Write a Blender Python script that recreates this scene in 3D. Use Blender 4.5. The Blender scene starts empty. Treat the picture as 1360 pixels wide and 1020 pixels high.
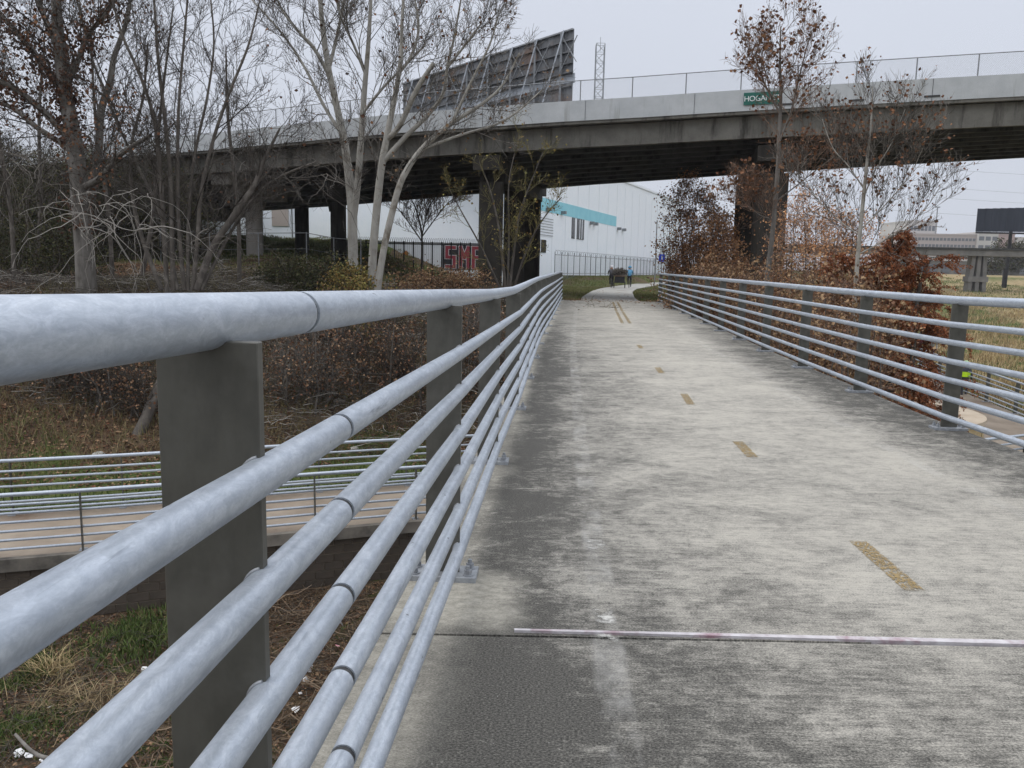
import bpy, bmesh, math, random
import numpy as np
from mathutils import Vector
rad = math.radians
S = bpy.context.scene
COL = S.collection

# ------------------------------------------------------------------ camera
EYE = 1.5
PITCH, ROLL, FPX = rad(8.17), rad(1.15), 1080.0
cd = bpy.data.cameras.new('camera'); cam = bpy.data.objects.new('camera', cd); COL.objects.link(cam)
fwd = np.array([0, math.cos(PITCH), -math.sin(PITCH)])
r0 = np.array([1.0, 0, 0]); u0 = np.cross(r0, fwd)
cr = math.cos(ROLL)*r0 + math.sin(ROLL)*u0
cu = -math.sin(ROLL)*r0 + math.cos(ROLL)*u0
from mathutils import Matrix
cam.matrix_world = Matrix(((cr[0], cu[0], -fwd[0], 0), (cr[1], cu[1], -fwd[1], 0), (cr[2], cu[2], -fwd[2], EYE), (0, 0, 0, 1)))
cd.sensor_width = 36; cd.lens = 36*FPX/1360; cd.clip_start = .05; cd.clip_end = 3000
S.camera = cam
# ------------------------------------------------------------------ light
w = bpy.data.worlds.new('World'); S.world = w; w.use_nodes = True
nt = w.node_tree; nt.nodes.clear(); N = nt.nodes.new; L = nt.links.new
wo = N('ShaderNodeOutputWorld'); bg = N('ShaderNodeBackground')
sky = N('ShaderNodeTexSky'); sky.sky_type = 'NISHITA'; sky.sun_disc = False
sky.sun_elevation = rad(52); sky.sun_rotation = rad(265); sky.dust_density = 6
tc = N('ShaderNodeTexCoord'); sp = N('ShaderNodeSeparateXYZ'); L(tc.outputs['Generated'], sp.inputs[0])
mr = N('ShaderNodeMapRange'); mr.inputs[1].default_value = 0; mr.inputs[2].default_value = 1
mr.inputs[3].default_value = 0; mr.inputs[4].default_value = 1; L(sp.outputs['Z'], mr.inputs[0])
ramp = N('ShaderNodeValToRGB'); L(mr.outputs[0], ramp.inputs[0])
e = ramp.color_ramp.elements
e[0].position = 0; e[0].color = (.302, .320, .360, 1)
e[1].position = 1; e[1].color = (.98, 1.0, 1.05, 1)
x_ = e.new(.3); x_.color = (.335, .355, .402, 1)
x_ = e.new(.6); x_.color = (.70, .73, .80, 1)
gain = N('ShaderNodeVectorMath'); gain.operation = 'SCALE'; L(ramp.outputs[0], gain.inputs[0]); gain.inputs['Scale'].default_value = 19.5
cn = N('ShaderNodeTexNoise'); cn.inputs['Scale'].default_value = 2.2; cn.inputs['Detail'].default_value = 4; L(tc.outputs['Generated'], cn.inputs['Vector'])
cm = N('ShaderNodeMapRange'); cm.inputs[3].default_value = .95; cm.inputs[4].default_value = 1.05; L(cn.outputs[0], cm.inputs[0])
gm = N('ShaderNodeVectorMath'); gm.operation = 'SCALE'; L(gain.outputs[0], gm.inputs[0]); L(cm.outputs[0], gm.inputs['Scale'])
mx = N('ShaderNodeMix'); mx.data_type = 'RGBA'; mx.inputs[0].default_value = .93
L(sky.outputs[0], mx.inputs[6]); L(gm.outputs[0], mx.inputs[7]); L(mx.outputs[2], bg.inputs[0])
bg.inputs[1].default_value = .1
L(bg.outputs[0], wo.inputs[0])
sd = bpy.data.lights.new('sun', 'SUN'); so = bpy.data.objects.new('sun', sd); COL.objects.link(so)
sd.energy = .8; sd.angle = rad(25); sd.color = (1, .97, .92)
sa, se = rad(265), rad(52)
sdir = Vector((math.sin(sa)*math.cos(se), math.cos(sa)*math.cos(se), math.sin(se)))
so.rotation_euler = sdir.to_track_quat('Z', 'Y').to_euler()
S.view_settings.view_transform = 'Standard'; S.view_settings.look = 'None'
S.view_settings.exposure = 0.12; S.view_settings.gamma = 1; S.view_settings.use_curve_mapping = False

# ------------------------------------------------------------------ helpers
def at(x, y, Y):
    """world point at forward distance Y seen in direction (x, y) of the survey photo"""
    d = fwd + cr*(x-680)/FPX + cu*(510-y)/FPX
    t = Y/d[1]
    return np.array([d[0]*t, Y, EYE + d[2]*t])

def tag(o, label=None, cat=None, group=None, kind=None):
    if label: o['label'] = label
    if cat: o['category'] = cat
    if group: o['group'] = group
    if kind: o['kind'] = kind
    return o
def thing(name, label, cat, loc=(0, 0, 0), group=None, rz=0):
    o = bpy.data.objects.new(name, None); COL.objects.link(o); o.location = loc; o.rotation_euler = (0, 0, rz)
    o.empty_display_size = .2
    return tag(o, label, cat, group)
def link(name, me, parent=None, loc=None):
    o = bpy.data.objects.new(name, me); COL.objects.link(o)
    if parent is not None:
        o.parent = parent
        if loc is None and parent.type == 'EMPTY' and 'world' in parent:   # mesh written in world coordinates
            o.location = (-parent.location[0], -parent.location[1], -parent.location[2])
    if loc is not None: o.location = loc
    return o
def npmesh(name, V, Fq, mat, smooth=False, uv=None, attr=None):
    """V (n,3) array, Fq (m,k) array of equal-size faces"""
    me = bpy.data.meshes.new(name)
    V = np.asarray(V, dtype=np.float32); Fq = np.asarray(Fq, dtype=np.int32)
    k = Fq.shape[1]; m = len(Fq)
    me.vertices.add(len(V)); me.vertices.foreach_set('co', V.ravel())
    me.loops.add(m*k); me.loops.foreach_set('vertex_index', Fq.ravel())
    me.polygons.add(m); me.polygons.foreach_set('loop_start', np.arange(0, m*k, k, dtype=np.int32))
    me.polygons.foreach_set('loop_total', np.full(m, k, dtype=np.int32))
    me.polygons.foreach_set('use_smooth', np.full(m, smooth, dtype=bool))
    if uv is not None:
        l = me.uv_layers.new(name='UVMap'); l.data.foreach_set('uv', np.asarray(uv, dtype=np.float32)[Fq.ravel()].ravel())
    if attr is not None:
        a = me.color_attributes.new('mask', 'FLOAT_COLOR', 'POINT'); a.data.foreach_set('color', np.asarray(attr, dtype=np.float32).ravel())
    if mat: me.materials.append(mat)
    me.update(); me.validate()
    return me
class MB:
    """collects simple solids into one bmesh"""
    def __init__(s): s.bm = bmesh.new()
    def box(s, x0, x1, y0, y1, z0, z1, bev=0):
        vs = [s.bm.verts.new(p) for p in ((x0,y0,z0),(x1,y0,z0),(x1,y1,z0),(x0,y1,z0),(x0,y0,z1),(x1,y0,z1),(x1,y1,z1),(x0,y1,z1))]
        for f in ((0,3,2,1),(4,5,6,7),(0,1,5,4),(1,2,6,5),(2,3,7,6),(3,0,4,7)): s.bm.faces.new([vs[i] for i in f])
        return s
    def hexa(s, pts):
        vs = [s.bm.verts.new(p) for p in pts]
        for f in ((0,3,2,1),(4,5,6,7),(0,1,5,4),(1,2,6,5),(2,3,7,6),(3,0,4,7)): s.bm.faces.new([vs[i] for i in f])
        return s
    def bar(s, a, b, wd, ht=None):
        a, b = Vector(a), Vector(b); ht = ht or wd
        d = (b-a).normalized(); up = Vector((0, 0, 1)) if abs(d.z) < .95 else Vector((0, 1, 0))
        sx = d.cross(up).normalized()*wd/2; sy = sx.cross(d).normalized()*ht/2
        return s.hexa([a-sx-sy, a+sx-sy, b+sx-sy, b-sx-sy, a-sx+sy, a+sx+sy, b+sx+sy, b-sx+sy])
    def tube(s, pts, r, n=8, caps=True):
        pts = [Vector(p) for p in pts]; rs = r if hasattr(r, '__len__') else [r]*len(pts)
        prev = None; rings = []
        for i, p in enumerate(pts):
            d = (pts[min(i+1, len(pts)-1)]-pts[max(i-1, 0)]).normalized()
            if prev is None:
                up = Vector((0, 0, 1)) if abs(d.z) < .9 else Vector((1, 0, 0)); a = d.cross(up).normalized()
            else: a = (prev-d*prev.dot(d)).normalized()
            b = d.cross(a); prev = a
            rings.append([s.bm.verts.new(p+(a*math.cos(2*math.pi*k/n)+b*math.sin(2*math.pi*k/n))*rs[i]) for k in range(n)])
        for A, B in zip(rings, rings[1:]):
            for k in range(n): s.bm.faces.new((A[k], B[k], B[(k+1) % n], A[(k+1) % n])).smooth = True
        if caps:
            for rg in (rings[0], rings[-1][::-1]): s.bm.faces.new([s.bm.verts.new(v.co) for v in rg])
        return s
    def face(s, pts):
        s.bm.faces.new([s.bm.verts.new(p) for p in pts]); return s
    def mesh(s, name, mat, bev=0, seg=1):
        if bev: bmesh.ops.bevel(s.bm, geom=s.bm.edges[:], offset=bev, segments=seg, affect='EDGES', profile=.6)
        bmesh.ops.recalc_face_normals(s.bm, faces=s.bm.faces[:])
        me = bpy.data.meshes.new(name); s.bm.to_mesh(me); s.bm.free()
        if mat: me.materials.append(mat)
        return me
    def build(s, name, mat, parent=None, bev=0, loc=None, seg=1): return link(name, s.mesh(name, mat, bev, seg), parent, loc)

# ------------------------------------------------------------------ materials
def newmat(name):
    m = bpy.data.materials.new(name); m.use_nodes = True
    return m, m.node_tree, m.node_tree.nodes['Principled BSDF']
def noise(nt, vec, scale, detail=4, rough=.55, sx=1, sy=1, sz=1, dist=0):
    n = nt.nodes.new('ShaderNodeTexNoise'); n.inputs['Scale'].default_value = scale
    n.inputs['Detail'].default_value = detail; n.inputs['Roughness'].default_value = rough; n.inputs['Distortion'].default_value = dist
    mp = nt.nodes.new('ShaderNodeMapping'); mp.inputs['Scale'].default_value = (sx, sy, sz)
    nt.links.new(vec, mp.inputs[0]); nt.links.new(mp.outputs[0], n.inputs['Vector'])
    return n.outputs['Fac']
def mrange(nt, v, a, b, c=0, d=1):
    n = nt.nodes.new('ShaderNodeMapRange'); n.inputs[1].default_value = a; n.inputs[2].default_value = b
    n.inputs[3].default_value = c; n.inputs[4].default_value = d; nt.links.new(v, n.inputs[0]); return n.outputs[0]
def mixc(nt, f, a, b):
    n = nt.nodes.new('ShaderNodeMix'); n.data_type = 'RGBA'
    if isinstance(f, float): n.inputs[0].default_value = f
    else: nt.links.new(f, n.inputs[0])
    for s, v in ((6, a), (7, b)):
        if isinstance(v, tuple): n.inputs[s].default_value = (*v, 1)
        else: nt.links.new(v, n.inputs[s])
    return n.outputs[2]
def mth(nt, op, a, b=None, clamp=False):
    n = nt.nodes.new('ShaderNodeMath'); n.operation = op; n.use_clamp = clamp
    for s, v in ((0, a), (1, b)):
        if v is None: continue
        if isinstance(v, (int, float)): n.inputs[s].default_value = v
        else: nt.links.new(v, n.inputs[s])
    return n.outputs[0]
def bump(nt, bsdf, h, st, dist=.01):
    b = nt.nodes.new('ShaderNodeBump'); b.inputs['Strength'].default_value = st; b.inputs['Distance'].default_value = dist
    nt.links.new(h, b.inputs['Height']); nt.links.new(b.outputs[0], bsdf.inputs['Normal'])
def objvec(nt): return nt.nodes.new('ShaderNodeTexCoord').outputs['Object']
def nm(name, c1, c2, scale=5, rough=.8, metal=0, st=.3, s=(1, 1, 1), lo=.35, hi=.65, c3=None, s3=.7, bd=.01, spec=None, detail=5):
    m, nt, b = newmat(name); v = objvec(nt)
    f = mrange(nt, noise(nt, v, scale, detail, .6, *s), lo, hi)
    c = mixc(nt, f, c1, c2)
    if c3: c = mixc(nt, mrange(nt, noise(nt, v, s3, 5, .65), .52, .7), c, c3)
    nt.links.new(c, b.inputs['Base Color']); b.inputs['Roughness'].default_value = rough; b.inputs['Metallic'].default_value = metal
    if spec is not None: b.inputs['Specular IOR Level'].default_value = spec
    if st: bump(nt, b, noise(nt, v, scale*4, 4, .6, *s), st, bd)
    return m
def randcol(name, cols, rough=.8, per='island', trans=0):
    m, nt, b = newmat(name)
    if per == 'island': r = nt.nodes.new('ShaderNodeNewGeometry').outputs['Random Per Island']
    else: r = nt.nodes.new('ShaderNodeObjectInfo').outputs['Random']
    cr_ = nt.nodes.new('ShaderNodeValToRGB'); nt.links.new(r, cr_.inputs[0])
    el = cr_.color_ramp.elements; el[0].color = (*cols[0], 1); el[1].color = (*cols[-1], 1)
    for i, c in enumerate(cols[1:-1]):
        q = el.new((i+1)/(len(cols)-1)); q.color = (*c, 1)
    nt.links.new(cr_.outputs[0], b.inputs['Base Color']); b.inputs['Roughness'].default_value = rough
    b.inputs['Specular IOR Level'].default_value = .2
    return m

def galv_mat():
    m, nt, b = newmat('galvanised_steel'); v = objvec(nt)
    sp_ = nt.nodes.new('ShaderNodeTexVoronoi'); sp_.inputs['Scale'].default_value = 55; sp_.inputs['Randomness'].default_value = 1
    mp = nt.nodes.new('ShaderNodeMapping'); mp.inputs['Scale'].default_value = (1, .45, 1); nt.links.new(v, mp.inputs[0]); nt.links.new(mp.outputs[0], sp_.inputs['Vector'])
    spang = mrange(nt, sp_.outputs['Color'], 0, 1)
    n1 = mrange(nt, noise(nt, v, 9, 6, .65, 1, .5, 1, .8), .32, .68)
    n2 = mrange(nt, noise(nt, v, 60, 3, .7, 1, .35, 1), .35, .7)
    c = mixc(nt, n1, (.41, .45, .50), (.58, .62, .665))
    c = mixc(nt, mth(nt, 'MULTIPLY', mrange(nt, sp_.outputs['Color'], .1, .9), .5), c, (.58, .63, .70))
    c = mixc(nt, mth(nt, 'MULTIPLY', n2, .32), c, (.27, .31, .37))
    cl = mrange(nt, noise(nt, v, 30, 7, .78, 1, .5, 1.4, 1.6), .42, .6)
    c = mixc(nt, mth(nt, 'MULTIPLY', cl, .5), c, (.28, .32, .375))
    gr_ = mrange(nt, noise(nt, v, 230, 3, .7, 1, .6, 1), .3, .7)
    c = mixc(nt, mth(nt, 'MULTIPLY', gr_, .22), c, (.22, .25, .29))
    spots = mrange(nt, noise(nt, v, 30, 2, .5, 1, .6, 1), .74, .78)
    c = mixc(nt, mth(nt, 'MULTIPLY', spots, .75), c, (.07, .07, .07))
    scr = mrange(nt, noise(nt, v, 14, 5, .75, 2, .12, 2), .64, .72)
    c = mixc(nt, mth(nt, 'MULTIPLY', scr, .7), c, (.17, .19, .22))
    nt.links.new(c, b.inputs['Base Color']); b.inputs['Metallic'].default_value = .45
    nt.links.new(mrange(nt, n1, 0, 1, .36, .5), b.inputs['Roughness'])
    bump(nt, b, mth(nt, 'ADD', noise(nt, v, 120, 4, .6, 1, .4, 1), mth(nt, 'MULTIPLY', n1, .6)), .12, .002)
    return m
GALV = galv_mat()
POST = nm('dark_zinc_plate', (.072, .070, .060), (.11, .107, .092), 11, .5, .3, .2, c3=(.15, .146, .13), s3=2.6, bd=.002, s=(1, 1, .5))  # mottled zinc tone for the posts, much darker than the pipes
PLATE = nm('zinc_base_plate', (.25, .26, .28), (.36, .38, .40), 30, .5, .4, .2, bd=.002)
GAPM = nm('dark_joint_sleeve', (.03, .03, .032), (.05, .05, .05), 30, .6, .2, 0)

def deck_mat():
    m, nt, b = newmat('broomed_concrete'); uvn = nt.nodes.new('ShaderNodeUVMap'); v = uvn.outputs[0]
    sp = nt.nodes.new('ShaderNodeSeparateXYZ'); nt.links.new(v, sp.inputs[0]); u = sp.outputs['X']; vv = sp.outputs['Y']
    big = noise(nt, v, .55, 5, .62, 1, 1.0, 1, .4)
    mid = noise(nt, v, 1.5, 7, .75, .7, 1.6, 1, .6)
    streak = noise(nt, v, 4, 6, .75, .45, 4.5, 1, .5)
    blot = noise(nt, v, 7, 6, .75, 1, 1.2, 1, .6)
    fine = noise(nt, v, 26, 5, .8, .5, 3.0, 1)
    grain = noise(nt, v, 110, 4, .8, 1, 1.6, 1)
    # distance to the edges, wobbling
    wob = mth(nt, 'MULTIPLY', mth(nt, 'SUBTRACT', noise(nt, v, 1.1, 5, .7, 1, 1.3, 1), .5), 1.25)
    lft = mrange(nt, mth(nt, 'ADD', u, wob), .55, 1.18, 1, 0)
    lsm = mrange(nt, mth(nt, 'ADD', u, mth(nt, 'MULTIPLY', wob, .5)), .9, 2.3, .42, 0)
    rgt = mrange(nt, mth(nt, 'ADD', u, mth(nt, 'MULTIPLY', wob, .8)), 3.75, 4.35, 0, .70)
    vfade = mrange(nt, vv, 14, 26, 1, .25)
    near = mrange(nt, mth(nt, 'ADD', vv, mth(nt, 'MULTIPLY', wob, .6)), 3.7, 2.9, 0, .22)
    edge = mth(nt, 'MULTIPLY', mth(nt, 'MAXIMUM', mth(nt, 'MAXIMUM', lft, lsm), rgt), vfade)
    iso = noise(nt, v, 1.9, 9, .82, 1, 1.15, 1, .5)
    spk = mrange(nt, noise(nt, v, 20, 7, .85, .8, 1.2, 1), .36, .64)
    lines = noise(nt, v, 9, 6, .8, .30, 5.5, 1, .3)
    ed2 = mth(nt, 'MULTIPLY', edge, mth(nt, 'ADD', mrange(nt, mth(nt, 'ADD', iso, mth(nt, 'MULTIPLY', blot, .5)), .62, .88, .62, 1.0), mth(nt, 'MULTIPLY', mth(nt, 'SUBTRACT', spk, .5), .35)))
    s1 = mth(nt, 'ADD', mth(nt, 'MULTIPLY', mrange(nt, big, .38, .68), .16), mth(nt, 'MULTIPLY', mrange(nt, iso, .40, .68), .28))
    s1 = mth(nt, 'ADD', s1, mth(nt, 'ADD', mth(nt, 'MULTIPLY', mth(nt, 'SUBTRACT', mrange(nt, mid, .40, .68), .3), .14), mth(nt, 'MULTIPLY', mth(nt, 'SUBTRACT', spk, .5), .20)))
    s1 = mth(nt, 'ADD', s1, near)
    s1 = mth(nt, 'ADD', s1, mth(nt, 'ADD', mth(nt, 'MULTIPLY', ed2, .66), .13))
    s1 = mth(nt, 'ADD', s1, mth(nt, 'MULTIPLY', mth(nt, 'SUBTRACT', mrange(nt, lines, .33, .67), .5), .26))
    s1 = mth(nt, 'ADD', s1, mth(nt, 'MULTIPLY', mth(nt, 'SUBTRACT', mrange(nt, fine, .32, .68), .5), .22))
    s1 = mth(nt, 'ADD', s1, mth(nt, 'MULTIPLY', mth(nt, 'SUBTRACT', mrange(nt, blot, .3, .7), .5), .26))
    gr = mth(nt, 'MULTIPLY', mth(nt, 'SUBTRACT', grain, .5), 1.9)
    s1 = mth(nt, 'ADD', mth(nt, 'MINIMUM', s1, .78), gr, True)
    # clean pale strip along the curb line
    clean = mth(nt, 'MULTIPLY', mrange(nt, mth(nt, 'ADD', u, mth(nt, 'MULTIPLY', wob, .42)), .18, .42, 1, 0), mrange(nt, noise(nt, v, .75, 6, .75, 1.3, 1, 1, .5), .40, .58, .35, 1))
    pv = mth(nt, 'MULTIPLY', mrange(nt, mth(nt, 'ABSOLUTE', mth(nt, 'SUBTRACT', mth(nt, 'ADD', vv, mth(nt, 'MULTIPLY', wob, .5)), 3.5)), .22, .42, 1, 0), mrange(nt, mth(nt, 'ADD', u, mth(nt, 'MULTIPLY', wob, .5)), .48, .62, 1, 0))
    clean = mth(nt, 'MAXIMUM', clean, pv)
    s1 = mth(nt, 'MULTIPLY', s1, mth(nt, 'ADD', mrange(nt, clean, 0, 1, 1, .55), mth(nt, 'MULTIPLY', mth(nt, 'MULTIPLY', clean, mth(nt, 'SUBTRACT', spk, .5)), .8)))
    cc = nt.nodes.new('ShaderNodeValToRGB'); nt.links.new(s1, cc.inputs[0]); el = cc.color_ramp.elements
    el[0].position = 0; el[0].color = (.40, .375, .32, 1); el[1].position = 1; el[1].color = (.022, .021, .019, 1)
    q = el.new(.28); q.color = (.325, .308, .27, 1); q = el.new(.55); q.color = (.165, .157, .138, 1); q = el.new(.8); q.color = (.065, .062, .055, 1)
    c = mixc(nt, mth(nt, 'MULTIPLY', clean, .4), cc.outputs[0], (.36, .34, .28))
    # faint worn edge lines
    for cu_, amt in ((.93, .42), (3.75, .28)):
        ln = mth(nt, 'MULTIPLY', mrange(nt, mth(nt, 'ABSOLUTE', mth(nt, 'SUBTRACT', u, cu_)), .05, .075, 1, 0), mrange(nt, noise(nt, v, 3.2, 5, .7, 1, .5, 1), .45, .7, 0, 1))
        c = mixc(nt, mth(nt, 'MULTIPLY', ln, amt), c, (.5, .49, .46))
    crack = mrange(nt, mth(nt, 'ABSOLUTE', mth(nt, 'SUBTRACT', noise(nt, v, .9, 4, .6, 1, 1, 1, 1.5), .5)), .0, .0022, .28, 0)
    c = mixc(nt, crack, c, (.05, .05, .05))
    pit = mrange(nt, noise(nt, v, 75, 2, .5), .73, .77)
    c = mixc(nt, mth(nt, 'MULTIPLY', pit, .5), c, (.48, .47, .44))
    nt.links.new(c, b.inputs['Base Color']); b.inputs['Roughness'].default_value = .9; b.inputs['Specular IOR Level'].default_value = .3
    h = mth(nt, 'ADD', mth(nt, 'MULTIPLY', noise(nt, v, 26, 5, .75, .12, 5, 1), 1.0), mth(nt, 'MULTIPLY', grain, .8))
    bump(nt, b, h, .35, .004)
    return m
DECK = deck_mat()
PATHC = nm('path_concrete', (.24, .235, .21), (.36, .35, .32), 2.5, .9, 0, .3, c3=(.17, .13, .09), s3=.9)
LOWPATH = nm('muddy_brown_path', (.19, .15, .11), (.29, .24, .185), .9, .75, 0, .25, s=(1, 1, 1), c3=(.13, .085, .055), s3=.45)
def stain_conc(name, a, b_, dark, zs=.25, thr=.55):
    m, nt, b = newmat(name); v = objvec(nt)
    c = mixc(nt, mrange(nt, noise(nt, v, 1.2, 6, .65), .35, .7), a, b_)
    c = mixc(nt, mrange(nt, noise(nt, v, 1.6, 6, .7, 1, 1, zs), thr, thr+.17), c, dark)
    c = mixc(nt, mth(nt, 'MULTIPLY', mrange(nt, noise(nt, v, 30, 3, .6), .5, .75), .25), c, dark)
    nt.links.new(c, b.inputs['Base Color']); b.inputs['Roughness'].default_value = .9; b.inputs['Specular IOR Level'].default_value = .2
    bump(nt, b, noise(nt, v, 25, 5, .7), .25, .01)
    return m
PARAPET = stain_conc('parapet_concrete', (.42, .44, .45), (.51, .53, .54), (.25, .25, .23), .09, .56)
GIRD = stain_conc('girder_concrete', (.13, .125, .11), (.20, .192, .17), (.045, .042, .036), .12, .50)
GIRDIN = stain_conc('shaded_girder', (.05, .05, .048), (.08, .08, .075), (.022, .022, .022), .3, .5)  # girder concrete with the viaduct's underside shade put into the colour
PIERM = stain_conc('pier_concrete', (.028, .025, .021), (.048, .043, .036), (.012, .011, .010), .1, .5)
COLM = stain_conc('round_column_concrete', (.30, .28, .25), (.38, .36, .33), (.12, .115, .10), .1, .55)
WHITEW = stain_conc('white_painted_wall', (.80, .845, .89), (.85, .88, .915), (.68, .71, .75), .10, .60)
WHITE2 = stain_conc('white_block_wall', (.78, .82, .865), (.83, .86, .90), (.64, .67, .71), .12, .60)
TEAL = nm('teal_paint', (.24, .56, .66), (.29, .62, .71), .8, .7, 0, .05)
DARKW = nm('dark_window', (.02, .022, .026), (.05, .052, .056), .5, .25, 0, 0)
BLACK = nm('black_iron', (.015, .015, .017), (.03, .03, .032), 4, .6, .3, 0)
GREYM = nm('grey_metal', (.20, .21, .22), (.28, .29, .30), 6, .5, .6, .05)
BOARDM = nm('weathered_billboard_back', (.085, .09, .098), (.16, .165, .175), 1.1, .7, .2, .1, s=(1, 1, .25), c3=(.15, .09, .06), s3=.35)
BOARDL = nm('pale_sheet', (.35, .38, .42), (.45, .48, .52), 1, .6, .2, 0)
NAVY = nm('navy_board', (.012, .017, .03), (.03, .037, .055), 1.2, .6, 0, .1, s=(1, 1, .1), lo=.45, hi=.8)
STONE = nm('wall_block', (.045, .036, .027), (.095, .073, .053), 2.0, .9, 0, .6, c3=(.035, .03, .025), s3=1.2)
COPING = nm('stained_coping', (.10, .09, .075), (.24, .215, .18), 1.2, .9, 0, .4, c3=(.035, .033, .03), s3=.8)
YSTONE = nm('yellow_stone', (.36, .27, .13), (.46, .36, .20), 2.5, .85, 0, .4)
MORTAR = nm('pale_mortar', (.5, .45, .36), (.58, .53, .44), 8, .9, 0, .2)
TANSLAB = nm('tan_slab', (.42, .34, .25), (.5, .42, .32), 2, .85, 0, .2)
YPAINT = None
BARKW = nm('white_bark', (.28, .265, .235), (.38, .365, .325), 5, .85, 0, .5, s=(1, 1, .35), c3=(.15, .125, .09), s3=1.8)
BARKG = nm('grey_bark', (.10, .09, .078), (.20, .185, .165), 6, .9, 0, .6, s=(1, 1, .25), c3=(.08, .07, .055), s3=1.5)
BARKD = nm('dark_bark', (.06, .05, .042), (.12, .105, .088), 6, .9, 0, .5, s=(1, 1, .25), c3=(.18, .16, .14), s3=2)
TWIGD = randcol('dark_twig', [(.03, .025, .02), (.055, .046, .038), (.10, .088, .074)])
TWIGG = randcol('grey_twig', [(.05, .044, .037), (.11, .097, .082), (.22, .20, .175)])
TWIGP = randcol('pale_twig', [(.28, .26, .23), (.40, .38, .34)])
TWIGL = randcol('light_red_twig', [(.14, .095, .075), (.24, .17, .135), (.34, .26, .21)])
TWIGR = randcol('red_brown_twig', [(.09, .055, .04), (.16, .10, .07), (.22, .16, .12)])
LEAFB = randcol('brown_leaf', [(.10, .045, .025), (.17, .075, .038), (.23, .12, .06), (.13, .06, .035)])
LEAFO = randcol('rust_leaf', [(.17, .055, .022), (.26, .09, .036), (.36, .14, .06), (.13, .048, .024)])
LEAFT = randcol('tan_leaf', [(.20, .12, .06), (.30, .20, .11), (.16, .08, .045), (.10, .055, .03)])
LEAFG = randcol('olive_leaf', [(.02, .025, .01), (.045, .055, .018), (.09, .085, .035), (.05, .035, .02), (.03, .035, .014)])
LEAFS = randcol('russet_leaf', [(.30, .15, .07), (.50, .26, .12), (.60, .37, .21), (.42, .19, .08), (.26, .14, .07)])
LEAFY = randcol('yellow_leaf', [(.25, .22, .06), (.20, .12, .04), (.12, .13, .04)])
LITTER = randcol('fallen_leaf', [(.06, .032, .02), (.17, .09, .05), (.34, .22, .13), (.05, .03, .02), (.20, .09, .05)])
GRASSG = randcol('green_grass', [(.035, .06, .015), (.06, .10, .022), (.10, .14, .04), (.15, .15, .06)])
GRASSD = randcol('olive_grass', [(.08, .11, .03), (.13, .16, .05), (.24, .21, .10), (.12, .10, .045)])
STRAW = randcol('straw_grass', [(.34, .25, .12), (.50, .40, .22), (.16, .10, .055), (.38, .31, .16)])
WHITEP = nm('white_plastic', (.7, .7, .7), (.8, .8, .8), 5, .5)
PINKP = nm('pink_plastic', (.6, .25, .3), (.7, .4, .42), 5, .5)
def plain(name, c, rough=.6, metal=0):
    m, nt, b = newmat(name); v = objvec(nt)
    nt.links.new(mixc(nt, noise(nt, v, 12, 3), tuple(k*.85 for k in c), tuple(min(1, k*1.12) for k in c)), b.inputs['Base Color'])
    b.inputs['Roughness'].default_value = rough; b.inputs['Metallic'].default_value = metal
    return m
def worn(name, c, c2, lo, hi, scale=18, s=(1, 1, 1), edge=.12):
    m, nt, b = newmat(name); v = nt.nodes.new('ShaderNodeUVMap').outputs[0]
    sp = nt.nodes.new('ShaderNodeSeparateXYZ'); nt.links.new(v, sp.inputs[0])
    ob = objvec(nt)
    nt.links.new(mixc(nt, noise(nt, ob, scale*2, 3), c, c2), b.inputs['Base Color']); b.inputs['Roughness'].default_value = .85
    a = mrange(nt, noise(nt, ob, scale, 5, .7, *s), lo, hi)
    for ax in ('X', 'Y'):
        dd = mth(nt, 'SUBTRACT', .5, mth(nt, 'ABSOLUTE', mth(nt, 'SUBTRACT', sp.outputs[ax], .5)))
        a = mth(nt, 'MULTIPLY', a, mrange(nt, dd, 0, edge))
    nt.links.new(a, b.inputs['Alpha'])
    return m

# ------------------------------------------------------------------ layout functions
LX = np.array([(-8, -.78), (-1.3, -.56), (1.28, -.39), (3.77, -.235), (6.37, -.10), (9.11, .08), (12.6, .29), (16.5, .54), (19.6, .78), (26, 1.30), (39.5, 2.34)])
RX = np.array([(-8, 3.62), (3, 4.20), (8.4, 4.49), (11, 4.66), (13.6, 4.80), (16.5, 4.99), (26, 5.76), (39.5, 6.90)])
DZ = np.array([(-8, .30), (0, .10), (1.3, .065), (3.77, .010), (6.37, -.058), (9.11, -.100), (11, -.095), (16, -.070), (26, -.045), (45, .0)])
def lx(y): return float(np.interp(y, LX[:, 0], LX[:, 1]))
def rx(y): return float(np.interp(y, RX[:, 0], RX[:, 1]))
def dz(y):
    # smoothed deck profile
    return float(np.mean([np.interp(y+k, DZ[:, 0], DZ[:, 1]) for k in (-.8, -.4, 0, .4, .8)]))
PC = np.array([(-45, 11), (-24, 14.2), (-17, 16.0), (-10.6, 17.9), (-3.0, 20.9), (2.5, 22.5), (8, 23.4), (13, 24.4), (16.8, 26.5), (18.9, 30), (19.7, 34), (20.1, 40), (21, 48), (23, 60), (27, 80), (40, 120)], float)
PZ = np.array([-4.7, -4.7, -4.7, -4.72, -4.75, -4.72, -4.65, -4.5, -4.4, -4.3, -4.2, -3.95, -3.6, -3.2, -3.0, -2.6])
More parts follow.
